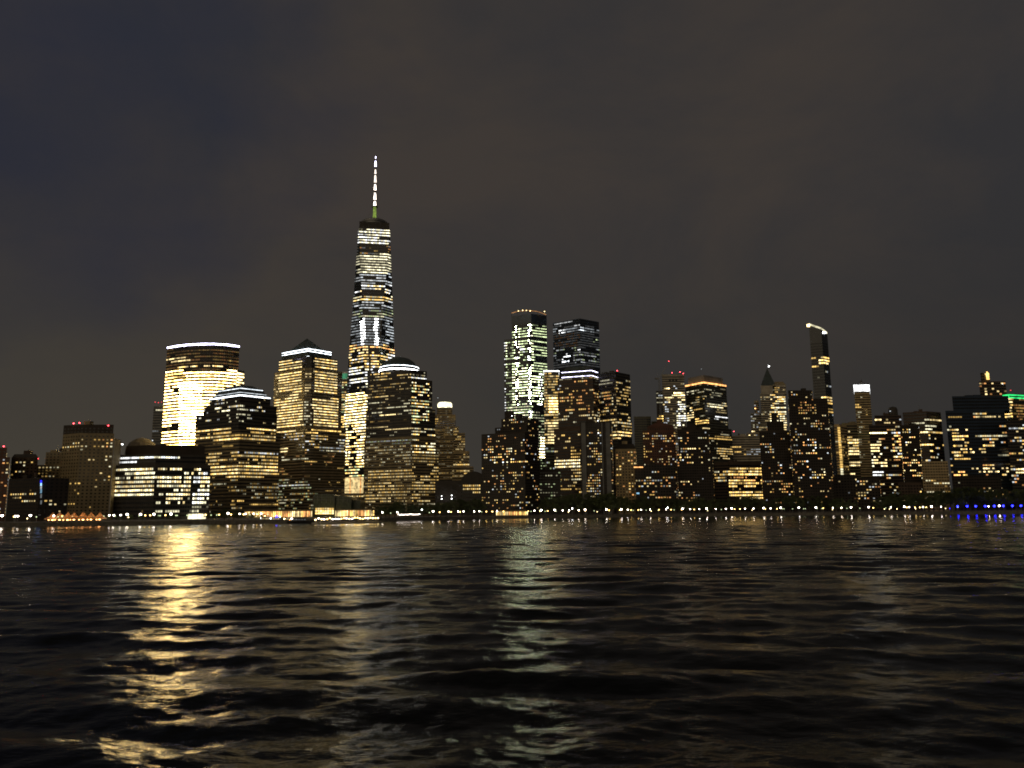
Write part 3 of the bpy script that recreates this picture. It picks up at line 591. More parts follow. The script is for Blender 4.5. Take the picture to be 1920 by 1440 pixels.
t.tier([(1692,930),(1728,930)],797,py=860,depth=25); t.wins([(1690,1730,797,935,.2,4,homey,1.3),(1690,1730,865,895,.45,4,('orange','cream','gold'),2)],fh=3.0,pitch=2.5,w=1.45,h=1.15)
t=Tower('office_tower','flat topped tower with pale stripes near its dark top, right of the orange windowed tower',OFF,'flat striped tower',1735,'brown')
t.tier([(1700,1020),(1745,1008),(1772,1022)],771,py=860)
t.rows([(1700,1775,771,780,0,2,'pale'),(1720,1765,783,788,.9,3,'pale',5),(1720,1765,787,792,.9,4,'cream',8),(1700,1735,793,802,.5,3,'pale',3),(1735,1755,798,805,.8,4,'pale',4),(1725,1768,810,816,.9,4,('cream','gold'),7),(1700,1772,818,930,.2,3,homey,2),(1725,1750,832,848,.85,4,('gold','cream'),4),(1730,1750,864,870,.9,4,'cream'),(1733,1760,888,894,.95,4,'gold',8),(1760,1770,870,893,.7,4,'pale',1)],fh=4,pitch=2.9,frac=.45)
t=Tower('apartment_tower','broad dark bluish block, widest at the far right, with gold windows on its left',APT,'broad bluish block',1830,'blue')
t.tier([(1781,955),(1893,955)],770,py=860,depth=40).tier([(1786,958),(1892,958)],743,py=755,depth=34)
t.rows([(1775,1895,770,935,.12,3,homey,1.8),(1780,1805,776,785,.7,3,'gold',4),(1830,1875,776,786,.7,3,'cream',3),(1785,1815,800,860,.6,4,('gold','cream'),2.5),(1828,1890,815,821,.75,3,('cream','pale'),3),(1820,1850,835,850,.8,4,('gold','cream'),3),(1860,1890,848,855,.8,3,'pale',3),(1790,1820,855,862,.8,4,'gold'),(1788,1820,880,892,.8,4,('gold','orange'),2),(1820,1893,876,886,.4,4,'cream',1)],fh=3.9,pitch=2.8,frac=.45)
t=Tower('brick_tower','brown stepped tower with a lit gable rising behind the broad bluish block',OFF,'brown tower with lit gable',1858,'brown')
t.tier([(1840,1150),(1890,1150)],715,py=760).tier([(1839,1153),(1855,1153)],699,py=710,depth=20)
q=P(1849.5,706,1151); b=MB(); b.box((q.x+2,q.y,q.z),(4,1,9),emat('gold',4)); b.face([(q.x,q.y-.4,q.z+4.5),(q.x+4,q.y-.4,q.z+4.5),(q.x+1,q.y-.4,q.z+8)],emat('gold',4)); t.add('lit_gable',b)
t.rows([(1835,1885,700,745,.2,3,('cream','orange'),1.5),(1846,1852,720,740,.9,4,'cream',1)],fh=4,pitch=3.5)
t.beacons([(1880,720)],1146,'cool',4,.8)
t=Tower('office_tower','gold windowed tower with a wide green light band at the right edge',OFF,'green banded tower',1905,'olive')
t.tier([(1884,1010),(1896,1002),(1985,1030)],738,py=780)
t.band(P(1890,747,1004).z,5.2,emat('emerald',4),out=.3).beacons([(1895,732)],1010,'red',4,.7)
t.rows([(1880,1898,745,786,.9,4,('cream','gold'),4),(1899,1925,748,790,.75,2,('gold','orange'),3),(1925,1990,748,930,.4,2,'gold',3),(1899,1925,790,930,.15,2,'gold',3)],fh=3.7,pitch=2.4,frac=.5)
t=Tower('apartment_building','dark block at the right edge below the green banded tower, white windows',APT,'dark right edge block',1905,'dark')
t.tier([(1893,930),(1990,930)],789,py=860,depth=25)
t.rows([(1890,1990,795,935,.22,3,homey,2),(1893,1920,803,808,.8,3,('pale','cool'),3),(1905,1925,876,888,.95,5,'cream',5)],fh=3.7,pitch=2.8,frac=.45)
#---- small low blocks
def low(px0,px1,Y,ytop,wall,bands,label,ref,pitch=3,fh=3.2):
    t=Tower('low_building',label,'building',ref,(px0+px1)/2,wall); t.tier([(px0,Y),(px1,Y)],ytop,py=930,depth=18); t.wins(bands,fh=fh,pitch=pitch,w=1.9,h=1.3); return t
low(1608,1652,905,896,'black',[(1608,1652,900,945,.4,3,homey,2)],'low dark block with warm windows below the white crowned tower','low block below the white crown')
low(1686,1730,880,905,'brown',[(1686,1730,905,945,.25,4,homey,2)],'low brown block among trees below the black orange windowed tower','low brown block')
low(1733,1783,900,865,'tan',[(1733,1783,880,945,.15,3,('gold','pale'),3)],'low tan wall lit faintly yellow between the striped tower and the bluish block','low tan block')
low(1788,1880,885,892,'black',[(1788,1880,900,945,.16,3,homey,2)],'low black block beneath the broad bluish block','low black block')
low(1562,1606,905,890,'black',[(1562,1606,890,945,.05,2,homey,1)],'low unlit black block beneath the yellow edged tower','low unlit block')
low(1012,1052,900,880,'black',[(1012,1052,885,935,.2,2,('green','pale'),2)],'low dark block between the big black stepped block and the double line tower','low dark block')
low(640,700,1010,925,'granite',[(640,700,926,950,.6,3,('gold','cream'),3)],'low granite block at the foot of the spire skyscraper','low granite block')
#---- waterfront pavilions
def pavilion(px0,px1,Y,ytop,label,ref,lv=4,n=14,col=('cream','gold','orange')):
    t=Tower('glazed_pavilion',label,'pavilion',ref,(px0+px1)/2,'granite')
    t.tier([(px0,Y),(px1,Y)],ytop,py=960,depth=14)
    A,C=t.fp[0],t.fp[1]; L=math.dist(A,C)
    for k in range(n):
        b=MB(); u0,u1=(k+.08)/n,(k+.92)/n
        for (a,c) in ((u0,(u0+u1)/2-.1/n),((u0+u1)/2+.1/n,u1)):
            b.face([(A[0]+(C[0]-A[0])*u,A[1]+(C[1]-A[1])*u-.2,z) for u,z in ((a,GZ+.8),(c,GZ+.8),(c,t.z-1.4),(a,t.z-1.4))],emat(random.choice(col),lv-(random.random()<.4)))
        t.add('window',b)
    return t
pavilion(458,586,860,957,'long glazed pavilion with a row of glowing orange panes before the pyramid roofed tower','long glazed pavilion',4,18)
pavilion(628,702,880,955,'shorter glazed pavilion glowing orange, right of the vaulted winter garden','short glazed pavilion',4,12)
pavilion(930,990,800,957,'small orange lit pavilion under the big black stepped block','small orange pavilion',4,9)
# winter garden: stepped glass vaults
t=Tower('glass_vault_hall','vaulted glass winter garden with ribbed dark green roof between pyramid and dome towers','glass hall','vaulted glass hall',628,'copper')
fp=foot([(588,905),(672,905)],930,40); t.base(fp)
vg=wallmat('ribbed_green_glass',(.05,.065,.035),.3,.4,.4)
def vault(px0,px1,Y,ys,ye,D,name):
    b=MB(); a=G(px0,ys,Y); c=G(px1,ys,Y); z0=GZ; zs=P(px0,ye,Y).z; zt=P(px0,ys,Y).z; cx_=(a[0]+c[0])/2; r=(c[0]-a[0])/2; n=14
    pts=[(a[0],GZ),(a[0],zs)]+[(cx_-r*math.cos(math.pi*k/n),zs+(zt-zs)*math.sin(math.pi*k/n)) for k in range(1,n)]+[(c[0],zs),(c[0],GZ)]
    for (p,q) in zip(pts,pts[1:]): b.face([(p[0],Y,p[1]),(p[0],Y+D,p[1]),(q[0],Y+D,q[1]),(q[0],Y,q[1])],vg)
    b.face([(p[0],Y,p[1]) for p in pts],vg)
    for p in pts[1::2]: b.tube((p[0],Y-.3,p[1]),(p[0],Y-.3,GZ+16),.18,.18,W['steel'],4)
    for k in range(1,6): b.box((cx_,Y-.25,GZ+16+k*3.2),(r*1.7,.25,.25),W['steel'])
    o=b.build(name,t.root,t.o)
vault(588,628,908,926,930,30,'glass_vault'); vault(619,659,911,930,934,34,'glass_vault'); vault(640,676,920,938,939,30,'glass_vault')
b=MB()
for k in range(8):
    for r_ in range(3):
        v=P(593+k*4.4,954+r_*4.2,894.4); b.box(tuple(v),(2.1,.3,2.0),emat(random.choice(('cream','gold')),4 if r_>0 else 3))
t.add('lit_entrance_glazing',b)
# plant rooms, water tanks and masts on the flat roofs
rc=random.Random(21)
for t in BLD:
    if t.name not in ('apartment_tower','apartment_slab','apartment_building','office_building','low_apartment_building','tower_under_construction','office_tower') or not t.tiers or len(t.fp)<4 or t.ref in ('tower with double white line','narrow gold striped tower'): continue
    if t.name=='tower_under_construction': continue
    A,C,D=Vector(t.fp[0]),Vector(t.fp[1]),Vector(t.fp[-1]); u=C-A; v=D-A; L_=u.length
    if L_<9: continue
    def at(a,b_): q=A+u*a+v*b_; return q.x,q.y
    b=MB(); 
    for k in range(rc.randint(1,2)):
        x,y=at(rc.uniform(.25,.75),rc.uniform(.3,.6)); hh=rc.uniform(2,4.2); b.box((x,y,t.z+hh/2-.05),(min(L_*.3,rc.uniform(4,10)),5,hh),t.wall,math.atan2(u.y,u.x))
    t.add('plant_room',b)
    if rc.random()<.5:
        x,y=at(rc.uniform(.15,.85),.25); b=MB(); b.lathe((x,y,t.z),[(1.3,1.5),(1.3,4),(0,5.2)],W['brown'],10)
        for dx,dy in ((-1,-1),(1,-1),(1,1),(-1,1)): b.tube((x+dx*.8,y+dy*.8,t.z),(x+dx*.8,y+dy*.8,t.z+1.6),.12,.12,W['steel'],4)
        t.add('water_tank',b)
    if rc.random()<.6:
        x,y=at(rc.uniform(.2,.8),.4); b=MB(); b.tube((x,y,t.z),(x,y,t.z+rc.uniform(6,11)),.22,.1,W['steel'],5); t.add('mast',b)
#------------------------------------------------------------------ setting: ground, seawall, water
grd=wallmat('promenade_paving',(.11,.10,.085),.8,.25,.3)
b=MB(); far=[(4200,6500),(-4200,6500)]
b.face([(x,y+.9,GZ) for x,y in SHORE]+[(*p,GZ) for p in far],grd); o=b.build('ground'); o['kind']='structure'
b=MB(); cw=wallmat('stained_seawall_concrete',(.13,.12,.10),.85,.35,.5)
for a,c in zip(SHORE,SHORE[1:]):
    b.face([(*a,-2),(*c,-2),(*c,GZ+.35),(*a,GZ+.35)],cw); b.face([(*a,GZ+.35),(*c,GZ+.35),(c[0],c[1]+.9,GZ+.35),(a[0],a[1]+.9,GZ+.35)],cw)
    b.face([(a[0],a[1]+.9,GZ-.5),(a[0],a[1]+.9,GZ+.35),(c[0],c[1]+.9,GZ+.35),(c[0],c[1]+.9,GZ-.5)],cw)
o=b.build('seawall'); tag(o,'long stained concrete seawall holding the promenade above the river','seawall')
b=MB()
for a,c in zip(SHORE[1:-1],SHORE[2:-1]):
    L=math.dist(a,c); n=int(L/3)
    for zz in (1.1,.6): b.tube((a[0],a[1]+.45,GZ+.35+zz),(c[0],c[1]+.45,GZ+.35+zz),.05,.05,W['steel'],4)
    for k in range(n):
        x=a[0]+(c[0]-a[0])*k/n; y=a[1]+(c[1]-a[1])*k/n+.45; b.tube((x,y,GZ+.35),(x,y,GZ+1.45),.05,.05,W['steel'],4)
o=b.build('railing'); tag(o,'thin steel railing running along the top of the seawall','railing')
# water
wm,nt,pb=nodes('river_water'); N=nt.nodes.new; L=nt.links.new
pb.inputs['Base Color'].default_value=(.004,.005,.005,1); pb.inputs['Roughness'].default_value=.07; pb.inputs['IOR'].default_value=1.333; pb.inputs['Specular IOR Level'].default_value=.15
g=N('ShaderNodeNewGeometry'); mp=N('ShaderNodeMapping'); mp.inputs['Scale'].default_value=(.5,1,1); L(g.outputs['Position'],mp.inputs['Vector'])
hs=[]
for sc,amp in ((.42,.07),(1.6,.075),(5.,.030),(15.,.009)):
    nz=N('ShaderNodeTexNoise'); nz.inputs['Scale'].default_value=sc; nz.inputs['Detail'].default_value=3; nz.inputs['Roughness'].default_value=.55; L(mp.outputs[0],nz.inputs['Vector'])
    mu=N('ShaderNodeMath'); mu.operation='MULTIPLY'; mu.inputs[1].default_value=amp; L(nz.outputs['Fac'],mu.inputs[0]); hs.append(mu)
ad=N('ShaderNodeMath'); ad.operation='ADD'; L(hs[0].outputs[0],ad.inputs[0]); L(hs[1].outputs[0],ad.inputs[1])
bp=N('ShaderNodeBump'); bp.inputs['Strength'].default_value=.7; bp.inputs['Distance'].default_value=1.0; ad2=N('ShaderNodeMath'); ad2.operation='ADD'; L(ad.outputs[0],ad2.inputs[0]); ad3=N('ShaderNodeMath'); ad3.operation='ADD'; L(hs[2].outputs[0],ad3.inputs[0]); L(hs[3].outputs[0],ad3.inputs[1]); L(ad3.outputs[0],ad2.inputs[1]); L(ad2.outputs[0],bp.inputs['Height']); L(bp.outputs[0],pb.inputs['Normal'])
rng=np.random.default_rng(11)
nr,nc=1150,620
rr=np.concatenate([4*np.exp(np.linspace(0,math.log(1300/4),nr-12)),1300*np.exp(np.linspace(0,math.log(6),13))[1:]]); nr=len(rr)
aa=np.radians(np.linspace(-62,62,nc)); RR,AA=np.meshgrid(rr,aa,indexing='ij'); X=RR*np.sin(AA); Y=RR*np.cos(AA); Z=np.zeros_like(X)
sp=np.maximum(RR*math.log(1300/4)/1150, RR*math.radians(124)/nc)
NW=150
for k in range(NW):
    lam=math.exp(rng.uniform(math.log(.6),math.log(14))); big=lam>4.5
    th=rng.normal(0,.30 if big else .75)+.10; kx,ky=2*math.pi/lam*math.sin(th),2*math.pi/lam*math.cos(th)
    slope=(.031 if big else .0175)
    amp=slope*lam/(2*math.pi); fade=np.clip((lam/sp-2)/3,0,1); ph=rng.uniform(0,6.28)
    # wave groups: each train swells and dies away along and across the river
    gx_,gy_,gp=rng.uniform(-1,1)/lam/5,rng.uniform(-1,1)/lam/5,rng.uniform(0,6.28)
    env=.55+.65*np.sin(2*math.pi*(gx_*X+gy_*Y)+gp)
    a_=kx*X+ky*Y+ph; Z+=amp*fade*env*(np.sin(a_)+.25*np.cos(2*a_))
me=bpy.data.meshes.new('water'); nv=nr*nc; me.vertices.add(nv); co=np.stack([X,Y,Z],-1).reshape(-1,3).astype(np.float32); me.vertices.foreach_set('co',co.ravel())
ii,jj=np.meshgrid(np.arange(nr-1),np.arange(nc-1),indexing='ij'); a=(ii*nc+jj).ravel(); q=np.stack([a,a+1,a+nc+1,a+nc],-1).astype(np.int32); nf=len(q)
q=q[:, [0,1,2,3]]
me.loops.add(nf*4); me.loops.foreach_set('vertex_index',q.ravel()); me.polygons.add(nf); me.polygons.foreach_set('loop_start',np.arange(0,nf*4,4,dtype=np.int32))
me.update(calc_edges=True); me.validate(); me.polygons.foreach_set('use_smooth',np.ones(nf,dtype=bool)); me.materials.append(wm); me.update()
o=link('water',me); o['kind']='structure'
if me.polygons[0].normal.z<0: me.flip_normals()
#------------------------------------------------------------------ references for labels
BL=sorted([(t.px,t.ref) for t in BLD])
COUNT={}
ORD=['first','second','third','fourth','fifth','sixth','seventh','eighth','ninth','tenth','eleventh','twelfth','thirteenth','fourteenth','fifteenth']
MARKS=[(5,'reddish edge block'),(70,'blue strip block'),(165,'flat topped tower with red lights'),(300,'low office block with ribbons'),(448,'tower with truncated crown'),(570,'pyramid roofed tower'),(640,'vaulted glass hall'),
 (745,'dome topped tower'),(840,'low block with wall lamps'),(958,'big black stepped block'),(1030,'greenish tower\'s right edge'),(1085,'tower with double white line'),(1150,'dark two faced tower'),(1200,'beige block'),(1240,'reddish tower below the crane'),(1300,'black tower with roof house'),
 (1395,'gold gridded low block'),(1455,'pyramid spired tower'),(1525,'slim slant topped tower'),(1575,'yellow edged tower'),(1617,'white crowned tower'),(1665,'turreted dark tower'),(1708,'black tower with orange windows'),(1745,'flat striped tower'),(1830,'broad bluish block'),(1910,'green banded tower')]
def auto(items, what, prep='below'):
    """items: (px, object); label each by its kind, the landmark behind it and its place among its like there"""
    runs={}
    for px,o in sorted(items,key=lambda i:i[0]):
        runs.setdefault((min(MARKS,key=lambda m:abs(m[0]-px))[1],o.get('what',what).replace(' on the promenade','')),[]).append(o)
    for (ref,w),os in runs.items():
        for k,o in enumerate(os):
            n=len(os); pos='' if n==1 else (', the left one' if k==0 else ', the right one') if n==2 else ', %s from left'%ORD[k]
            o['label']='%s %s the %s%s'%(w,prep,ref,pos)
            if 'what' in o: del o['what']
#------------------------------------------------------------------ lamps
def lamp_proto(col,lv,h=4.6,r=.55):
    b=MB(); b.tube((0,0,0),(0,0,h),.12,.08,W['steel'],6); b.lathe((0,0,0),[(.3,0),(.3,.25),(.12,.5)],W['steel'],8); pole=b.mesh('lamp_post')
    b=MB(); b.lathe((0,0,h),[(.0,0),(r*.7,r*.25),(r,r),(r*.8,r*1.6),(0,r*1.9)],emat(col,lv,True),10); head=b.mesh('lamp_globe')
    b=MB(); b.lathe((0,0,h),[(r*.85,r*1.62),(r*1.1,r*1.7),(0,r*2.3)],W['steel'],10); cap=b.mesh('lamp_cap')
    return pole,head,cap
LP={}
def lamp(px,py=None,kind='w',Y=None):
    key=kind
    if key not in LP: LP[key]=lamp_proto(*{'w':('lamp',7,4.6,.5),'W':('lamp',7,4.8,.75),'d':('green',4,4.0,.4),'o':('gold',6,4.2,.5),'b':('blue',7,4.6,.85),'s':('cream',6,3.0,.34),'c':('white',7,6.5,.5),'B':('blue',6,3,.3)}[key])
    x,y=shore_at(px,6 if Y is None else Y); top=P(px,py,y).z if py else None
    z=GZ; o=link('street_lamp',None,None,(x,y,z)); o['category']='street lamp'; o['group']='lamps along the waterfront promenade'
    pole,head,cap=LP[key]; s=1
    if top: s=max(.6,min(2.2,(top-GZ)/5.2))
    for nm,me_ in (('post',pole),('globe',head),('cap',cap)):
        c=link(nm,me_,o)
    base={'w':'white globe lamp','W':'bright white lamp','d':'dim greenish lamp','s':'short cream lamp','o':'amber lamp','b':'blue lamp','c':'taller white lamp','B':'small blue lamp'}[key]
    o['what']=base+' on the promenade'
    return (px,o)
L1=[lamp(px,None,k) for px,k in [(5,'W'),(30,'w'),(35,'w'),(58,'W'),(102,'w'),(110,'d'),(118,'d'),(206,'w'),(214,'w'),(227,'w'),(239,'W'),(264,'W'),(273,'o'),(289,'W'),(301,'d'),(321,'W'),(333,'d'),
 (407,'d'),(428,'W'),(450,'w'),(461,'w'),(476,'w'),(490,'w'),(503,'d'),(717,'w'),(745,'w'),(791,'c'),(812,'W'),(841,'w'),(859,'w'),(869,'w'),(889,'w'),(899,'w'),(912,'o'),(923,'o'),(932,'w'),(944,'o'),(955,'o'),(966,'w'),(978,'w'),(990,'o'),
 (1002,'w'),(1015,'W'),(1022,'d'),(1040,'W'),(1055,'w'),(1067,'w'),(1073,'c'),(1085,'w'),(1097,'W'),(1114,'d'),(1137,'W'),(1165,'W'),(1177,'w'),(1187,'d'),(1202,'w'),(1219,'w'),(1234,'d'),(1249,'w'),(1252,'c'),(1264,'d'),(1280,'W'),(1294,'w'),
 (1311,'w'),(1325,'W'),(1342,'w'),(1361,'w'),(1372,'W'),(1397,'w'),(1413,'w'),(1432,'W'),(1445,'w'),(1464,'W'),(1470,'d'),(1498,'W'),(1510,'d'),(1530,'W'),(1541,'d'),(1562,'w'),(1578,'w'),(1596,'W'),(1629,'W'),(1661,'d'),(1671,'w'),(1696,'W'),(1705,'w'),
 (1716,'o'),(1725,'o'),(1731,'w'),(1737,'o'),(1747,'W'),(1765,'w'),(1781,'B'),(1796,'b'),(1814,'b'),(1830,'b'),(1848,'b'),(1854,'w'),(1865,'b'),(1874,'W'),(1882,'b'),(1899,'b'),(1915,'b'),(1930,'b')]]
rl=random.Random(5)  # extra lamps added at random so the shore lights run nearly unbroken
px=8
while px<1775:
    px+=rl.uniform(9,26)
    if 500<px<715 or 744<px<790: continue
    L1.append(lamp(px,None,rl.choice('doods')if False else rl.choice('ddoos'),Y=rl.uniform(8,16)))
auto(L1,'white globe lamp on the promenade')
#------------------------------------------------------------------ trees
def leafmat():
    m,nt,b=nodes('dark_green_leaves'); N=nt.nodes.new; L=nt.links.new
    g=N('ShaderNodeTexCoord'); nz=N('ShaderNodeTexNoise'); nz.inputs['Scale'].default_value=.5; L(g.outputs['Object'],nz.inputs['Vector'])
    r=N('ShaderNodeValToRGB'); r.color_ramp.elements[0].color=(.025,.04,.012,1); r.color_ramp.elements[1].color=(.08,.10,.03,1); r.color_ramp.elements[0].position=.35; r.color_ramp.elements[1].position=.65
    L(nz.outputs['Fac'],r.inputs['Fac']); L(r.outputs['Color'],b.inputs['Base Color']); b.inputs['Roughness'].default_value=.7; return m
LEAF=leafmat(); BARK=wallmat('grey_brown_bark',(.05,.035,.025),.9,.3,2)
def tree_mesh(seed,h=14,wd=6.5):
    rn=random.Random(seed); tr=MB(); cl=[]
    tr.tube((0,0,0),(rn.uniform(-.4,.4),0,h*.45),.38,.22,BARK,7); base=Vector((0,0,h*.33))
    for k in range(rn.randint(20,28)):
        a=rn.uniform(0,6.28); u=rn.random()**.5; zz=rn.uniform(-1,1); rad=wd*u*math.sqrt(max(.05,1-zz*zz*.8))
        c=Vector((rad*math.cos(a),rad*math.sin(a),h*.62+zz*h*.30+rn.uniform(-.5,.5))); cl.append((c,rn.uniform(1.1,2.2)))
        if k<9: tr.tube(base+Vector((0,0,rn.uniform(0,h*.15))),c,.13,.04,BARK,5)
    cr=MB()
    for c,r in cl:
        for _ in range(75):
            d=Vector((rn.gauss(0,1),rn.gauss(0,1),rn.gauss(0,.8))); d.normalize(); p=c+d*r*rn.random()**.4
            u=Vector((rn.gauss(0,1),rn.gauss(0,1),rn.gauss(0,1))).normalized(); v=u.orthogonal().normalized(); s=rn.uniform(.22,.42)
            cr.face([p-u*s,p+v*s*.6,p+u*s,p-v*s*.6],LEAF)
    return tr.mesh('tree_trunk'),cr.mesh('tree_crown')
TV=[tree_mesh(k,rng_h,w_) for k,(rng_h,w_) in enumerate([(14,6.5),(12,6),(15,7.5),(11,5),(13,7)])]
LT=[]
def tree(px,ytop,inset):
    x,y=shore_at(px,inset); h=P(px,ytop,y).z-GZ; h=max(5,h)
    k=random.randrange(5); hh=(14,12,15,11,13)[k]; s=h/(hh*.95)
    o=link('waterfront_tree',None,None,(x,y,GZ)); o['category']='tree'; o['group']='trees along the waterfront'
    o.rotation_euler=(0,0,random.uniform(0,6.28)); o.scale=(s*random.uniform(.95,1.25),)*2+(s,)
    link('trunk',TV[k][0],o); link('crown',TV[k][1],o); LT.append((px,o))
def trees(profile,step,inset=(12,30)):
    px=profile[0][0]
    while px<=profile[-1][0]:
        for a,b_ in zip(profile,profile[1:]):
            if a[0]<=px<=b_[0]: y=a[1]+(b_[1]-a[1])*(px-a[0])/(b_[0]-a[0]); break
        tree(px,y+random.uniform(-2.5,3),random.uniform(*inset)); px+=step*random.uniform(.75,1.25)
trees([(392,962),(410,958),(440,957),(470,963),(498,966)],9,(14,26))
trees([(706,948),(730,944),(760,944),(786,946)],9,(14,30))
trees([(795,946),(850,940),(905,938)],11,(14,40)); trees([(1022,940),(1050,931),(1090,930),(1130,928),(1150,926),(1170,932),(1180,940)],11,(16,36))
trees([(1192,936),(1230,934),(1280,938),(1340,936),(1365,938),(1400,930),(1440,940)],11,(16,36)); trees([(1455,938),(1520,930),(1560,934),(1600,936)],12,(16,36))
trees([(1650,934),(1680,926),(1720,928),(1760,926),(1800,916),(1850,918),(1925,920)],11,(16,40)); trees([(225,964),(330,966)],24,(14,20))
auto(LT,'dark leafy tree on the waterfront',prep='below')
for px,o in LT: o['label']=o['label'].replace('on the waterfront below','below')
#------------------------------------------------------------------ marina tents, boats, dock
LTENT=[]
for px,w_,inset,lv in ((100,11,10,3),(113,13,14,3),(128,12,9,3),(140,11,16,3),(157,12,10,2),(172,11,15,2),(188,10,10,2)):
    x,y=shore_at(px,inset); o=link('canopy_tent',None,None,(x,y,GZ)); o['category']='tent'; o['group']='lit canopy tents on the marina quay'
    b=MB(); h=3; r=w_/2
    ring=[(r*math.cos(a),r*math.sin(a)) for a in [math.pi/4+math.pi/2*k for k in range(4)]]
    for k in range(4):
        p,q=ring[k],ring[(k+1)%4]; m1=(p[0]*.45,p[1]*.45,h+1.6); m2=(q[0]*.45,q[1]*.45,h+1.6)
        b.face([(*p,h),(*q,h),m2,m1],W['canvas']); b.face([m1,m2,(0,0,h+4.6)],W['canvas'])
        b.face([(*p,h-.6),(*q,h-.6),(*q,h),(*p,h)],W['canvas'])
    b.build('canopy',o)
    for p in ring: 
        b=MB(); b.tube((*p,0),(*p,h),.08,.08,W['steel'],5); b.build('pole',o)
    b=MB(); b.lathe((0,-r*.9,h-1.0),[(0,-.4),(.5,0),(0,.4)],emat('orange',6,True),8); b.build('hanging_lamp',o)
    b=MB(); b.lathe((0,0,h-1),[(0,-.5),(.9,0),(0,.5)],emat('orange',6,True),8); b.build('ceiling_lamp',o)
    LTENT.append((px,o))
for k,(px,o) in enumerate(LTENT): o['label']='orange lit peaked canopy tent on the left quay, %s tent from the left'%ORD[k]
def boat(px,py,Lb,label,lights,dark=False):
    x,y=on_water(px,py); o=link('boat',None,None,(x,y,0)); tag(o,label,'boat','boats moored off the promenade')
    hull=wallmat('boat_hull_white',(.5,.5,.5),.4) if not dark else wallmat('boat_hull_black',(.02,.02,.025),.4)
    b=MB(); n=8; S=[]
    for k in range(n+1):
        u=k/n; wv=1.9*math.sin(math.pi*min(1,.25+u*.75))**.6 if u<1 else .05; S.append((-Lb/2+Lb*u,wv*(1-max(0,u-.6)*1.4)+.05,1.5+.7*u*u))
    for (x0,w0,z0_),(x1,w1,z1_) in zip(S,S[1:]):
        for sg in (-1,1): b.face([(x0,sg*w0*.6,-.3),(x1,sg*w1*.6,-.3),(x1,sg*w1,z1_),(x0,sg*w0,z0_)][::sg],hull)
        b.face([(x0,-w0,z0_),(x1,-w1,z1_),(x1,w1,z1_),(x0,w0,z0_)],hull)
    b.face([(S[0][0],-S[0][1]*.6,-.3),(S[0][0],S[0][1]*.6,-.3),(S[0][0],S[0][1],S[0][2]),(S[0][0],-S[0][1],S[0][2])],hull); b.build('hull',o)
    b=MB(); b.box((-Lb*.08,0,2.6),(Lb*.5,2.6,2.0),hull); b.box((-Lb*.02,0,4.1),(Lb*.25,2.0,1.1),hull); cb=b.build('cabin',o)
    for k in range(5):
        b=MB(); b.box((-Lb*.28+k*Lb*.1,-1.33,2.8),(Lb*.06,.08,.8),emat('cool',1) if dark else emat('cream',3)); b.build('window',cb)
    b=MB(); b.tube((0,0,4.6),(0,0,8),.08,.05,W['steel'],5); b.build('mast',o)
    for (dx,dz,c,l,r) in lights: b=MB(); b.lathe((dx,-1.4,dz),[(0,-r),(r,0),(0,r)],emat(c,l,True),8); b.build('deck_lamp',o)
boat(500,978.5,16,'white motor yacht with pale deck lights moored left of the blue lit boat',[(-5,3.4,'cool',6,.5),(4,3.4,'white',6,.5)])
boat(519,979,15,'motor boat with bright blue deck light before the long glazed pavilion',[(0,4.8,'blue',7,.7),(3,4.6,'cyan',6,.5),(-5,3,'cool',6,.45)])
boat(566,981,22,'dark silhouetted ferry boat right of the blue lit boat',[(-9,2.6,'orange',5,.4)],True)
boat(543,980,15,'white cabin boat with warm deck lamps beside the dark ferry boat',[(-4,3.2,'cream',7,.5),(2,3.2,'lamp',7,.6)])
# dock edge blazing with lamps
x0,y0=on_water(590,983); x1,y1=on_water(712,980)
d=link('ferry_dock',None,None,((x0+x1)/2,(y0+y1)/2,0)); tag(d,'brightly lit floating ferry dock in front of the vaulted glass hall','dock')
off=((x0+x1)/2,(y0+y1)/2,0); b=MB(); ang=math.atan2(y1-y0,x1-x0); Ld=math.dist((x0,y0),(x1,y1))
b.box((off[0],off[1],.6),(Ld,7,1.2),wallmat('dock_deck',(.3,.27,.22),.8),ang); b.build('deck',d,off)
for k in range(7):
    u=(k+.5)/7; b=MB(); px_,py_=x0+(x1-x0)*u,y0+(y1-y0)*u+3; b.tube((px_,py_,1.1),(px_,py_,5),.3,.3,W['steel'],7); b.build('piling',d,off)
b=MB(); b.box((off[0]+2,off[1]+1,5.0),(Ld*.8,4,.35),W['pale'],ang); b.build('canopy',d,off)
for k in range(24):
    u=(k+.5)/24; b=MB(); px_,py_=x0+(x1-x0)*u,y0+(y1-y0)*u-2+random.uniform(-.6,.6); zz=3.6+random.uniform(-.5,.5)
    b.lathe((px_,py_,zz),[(0,-.5),(.75,0),(0,.5)],emat(random.choice(('cream','gold','lamp')),6,True),8); b.tube((px_,py_,1.1),(px_,py_,zz-.4),.06,.06,W['steel'],4); b.build('dock_lamp',d,off)
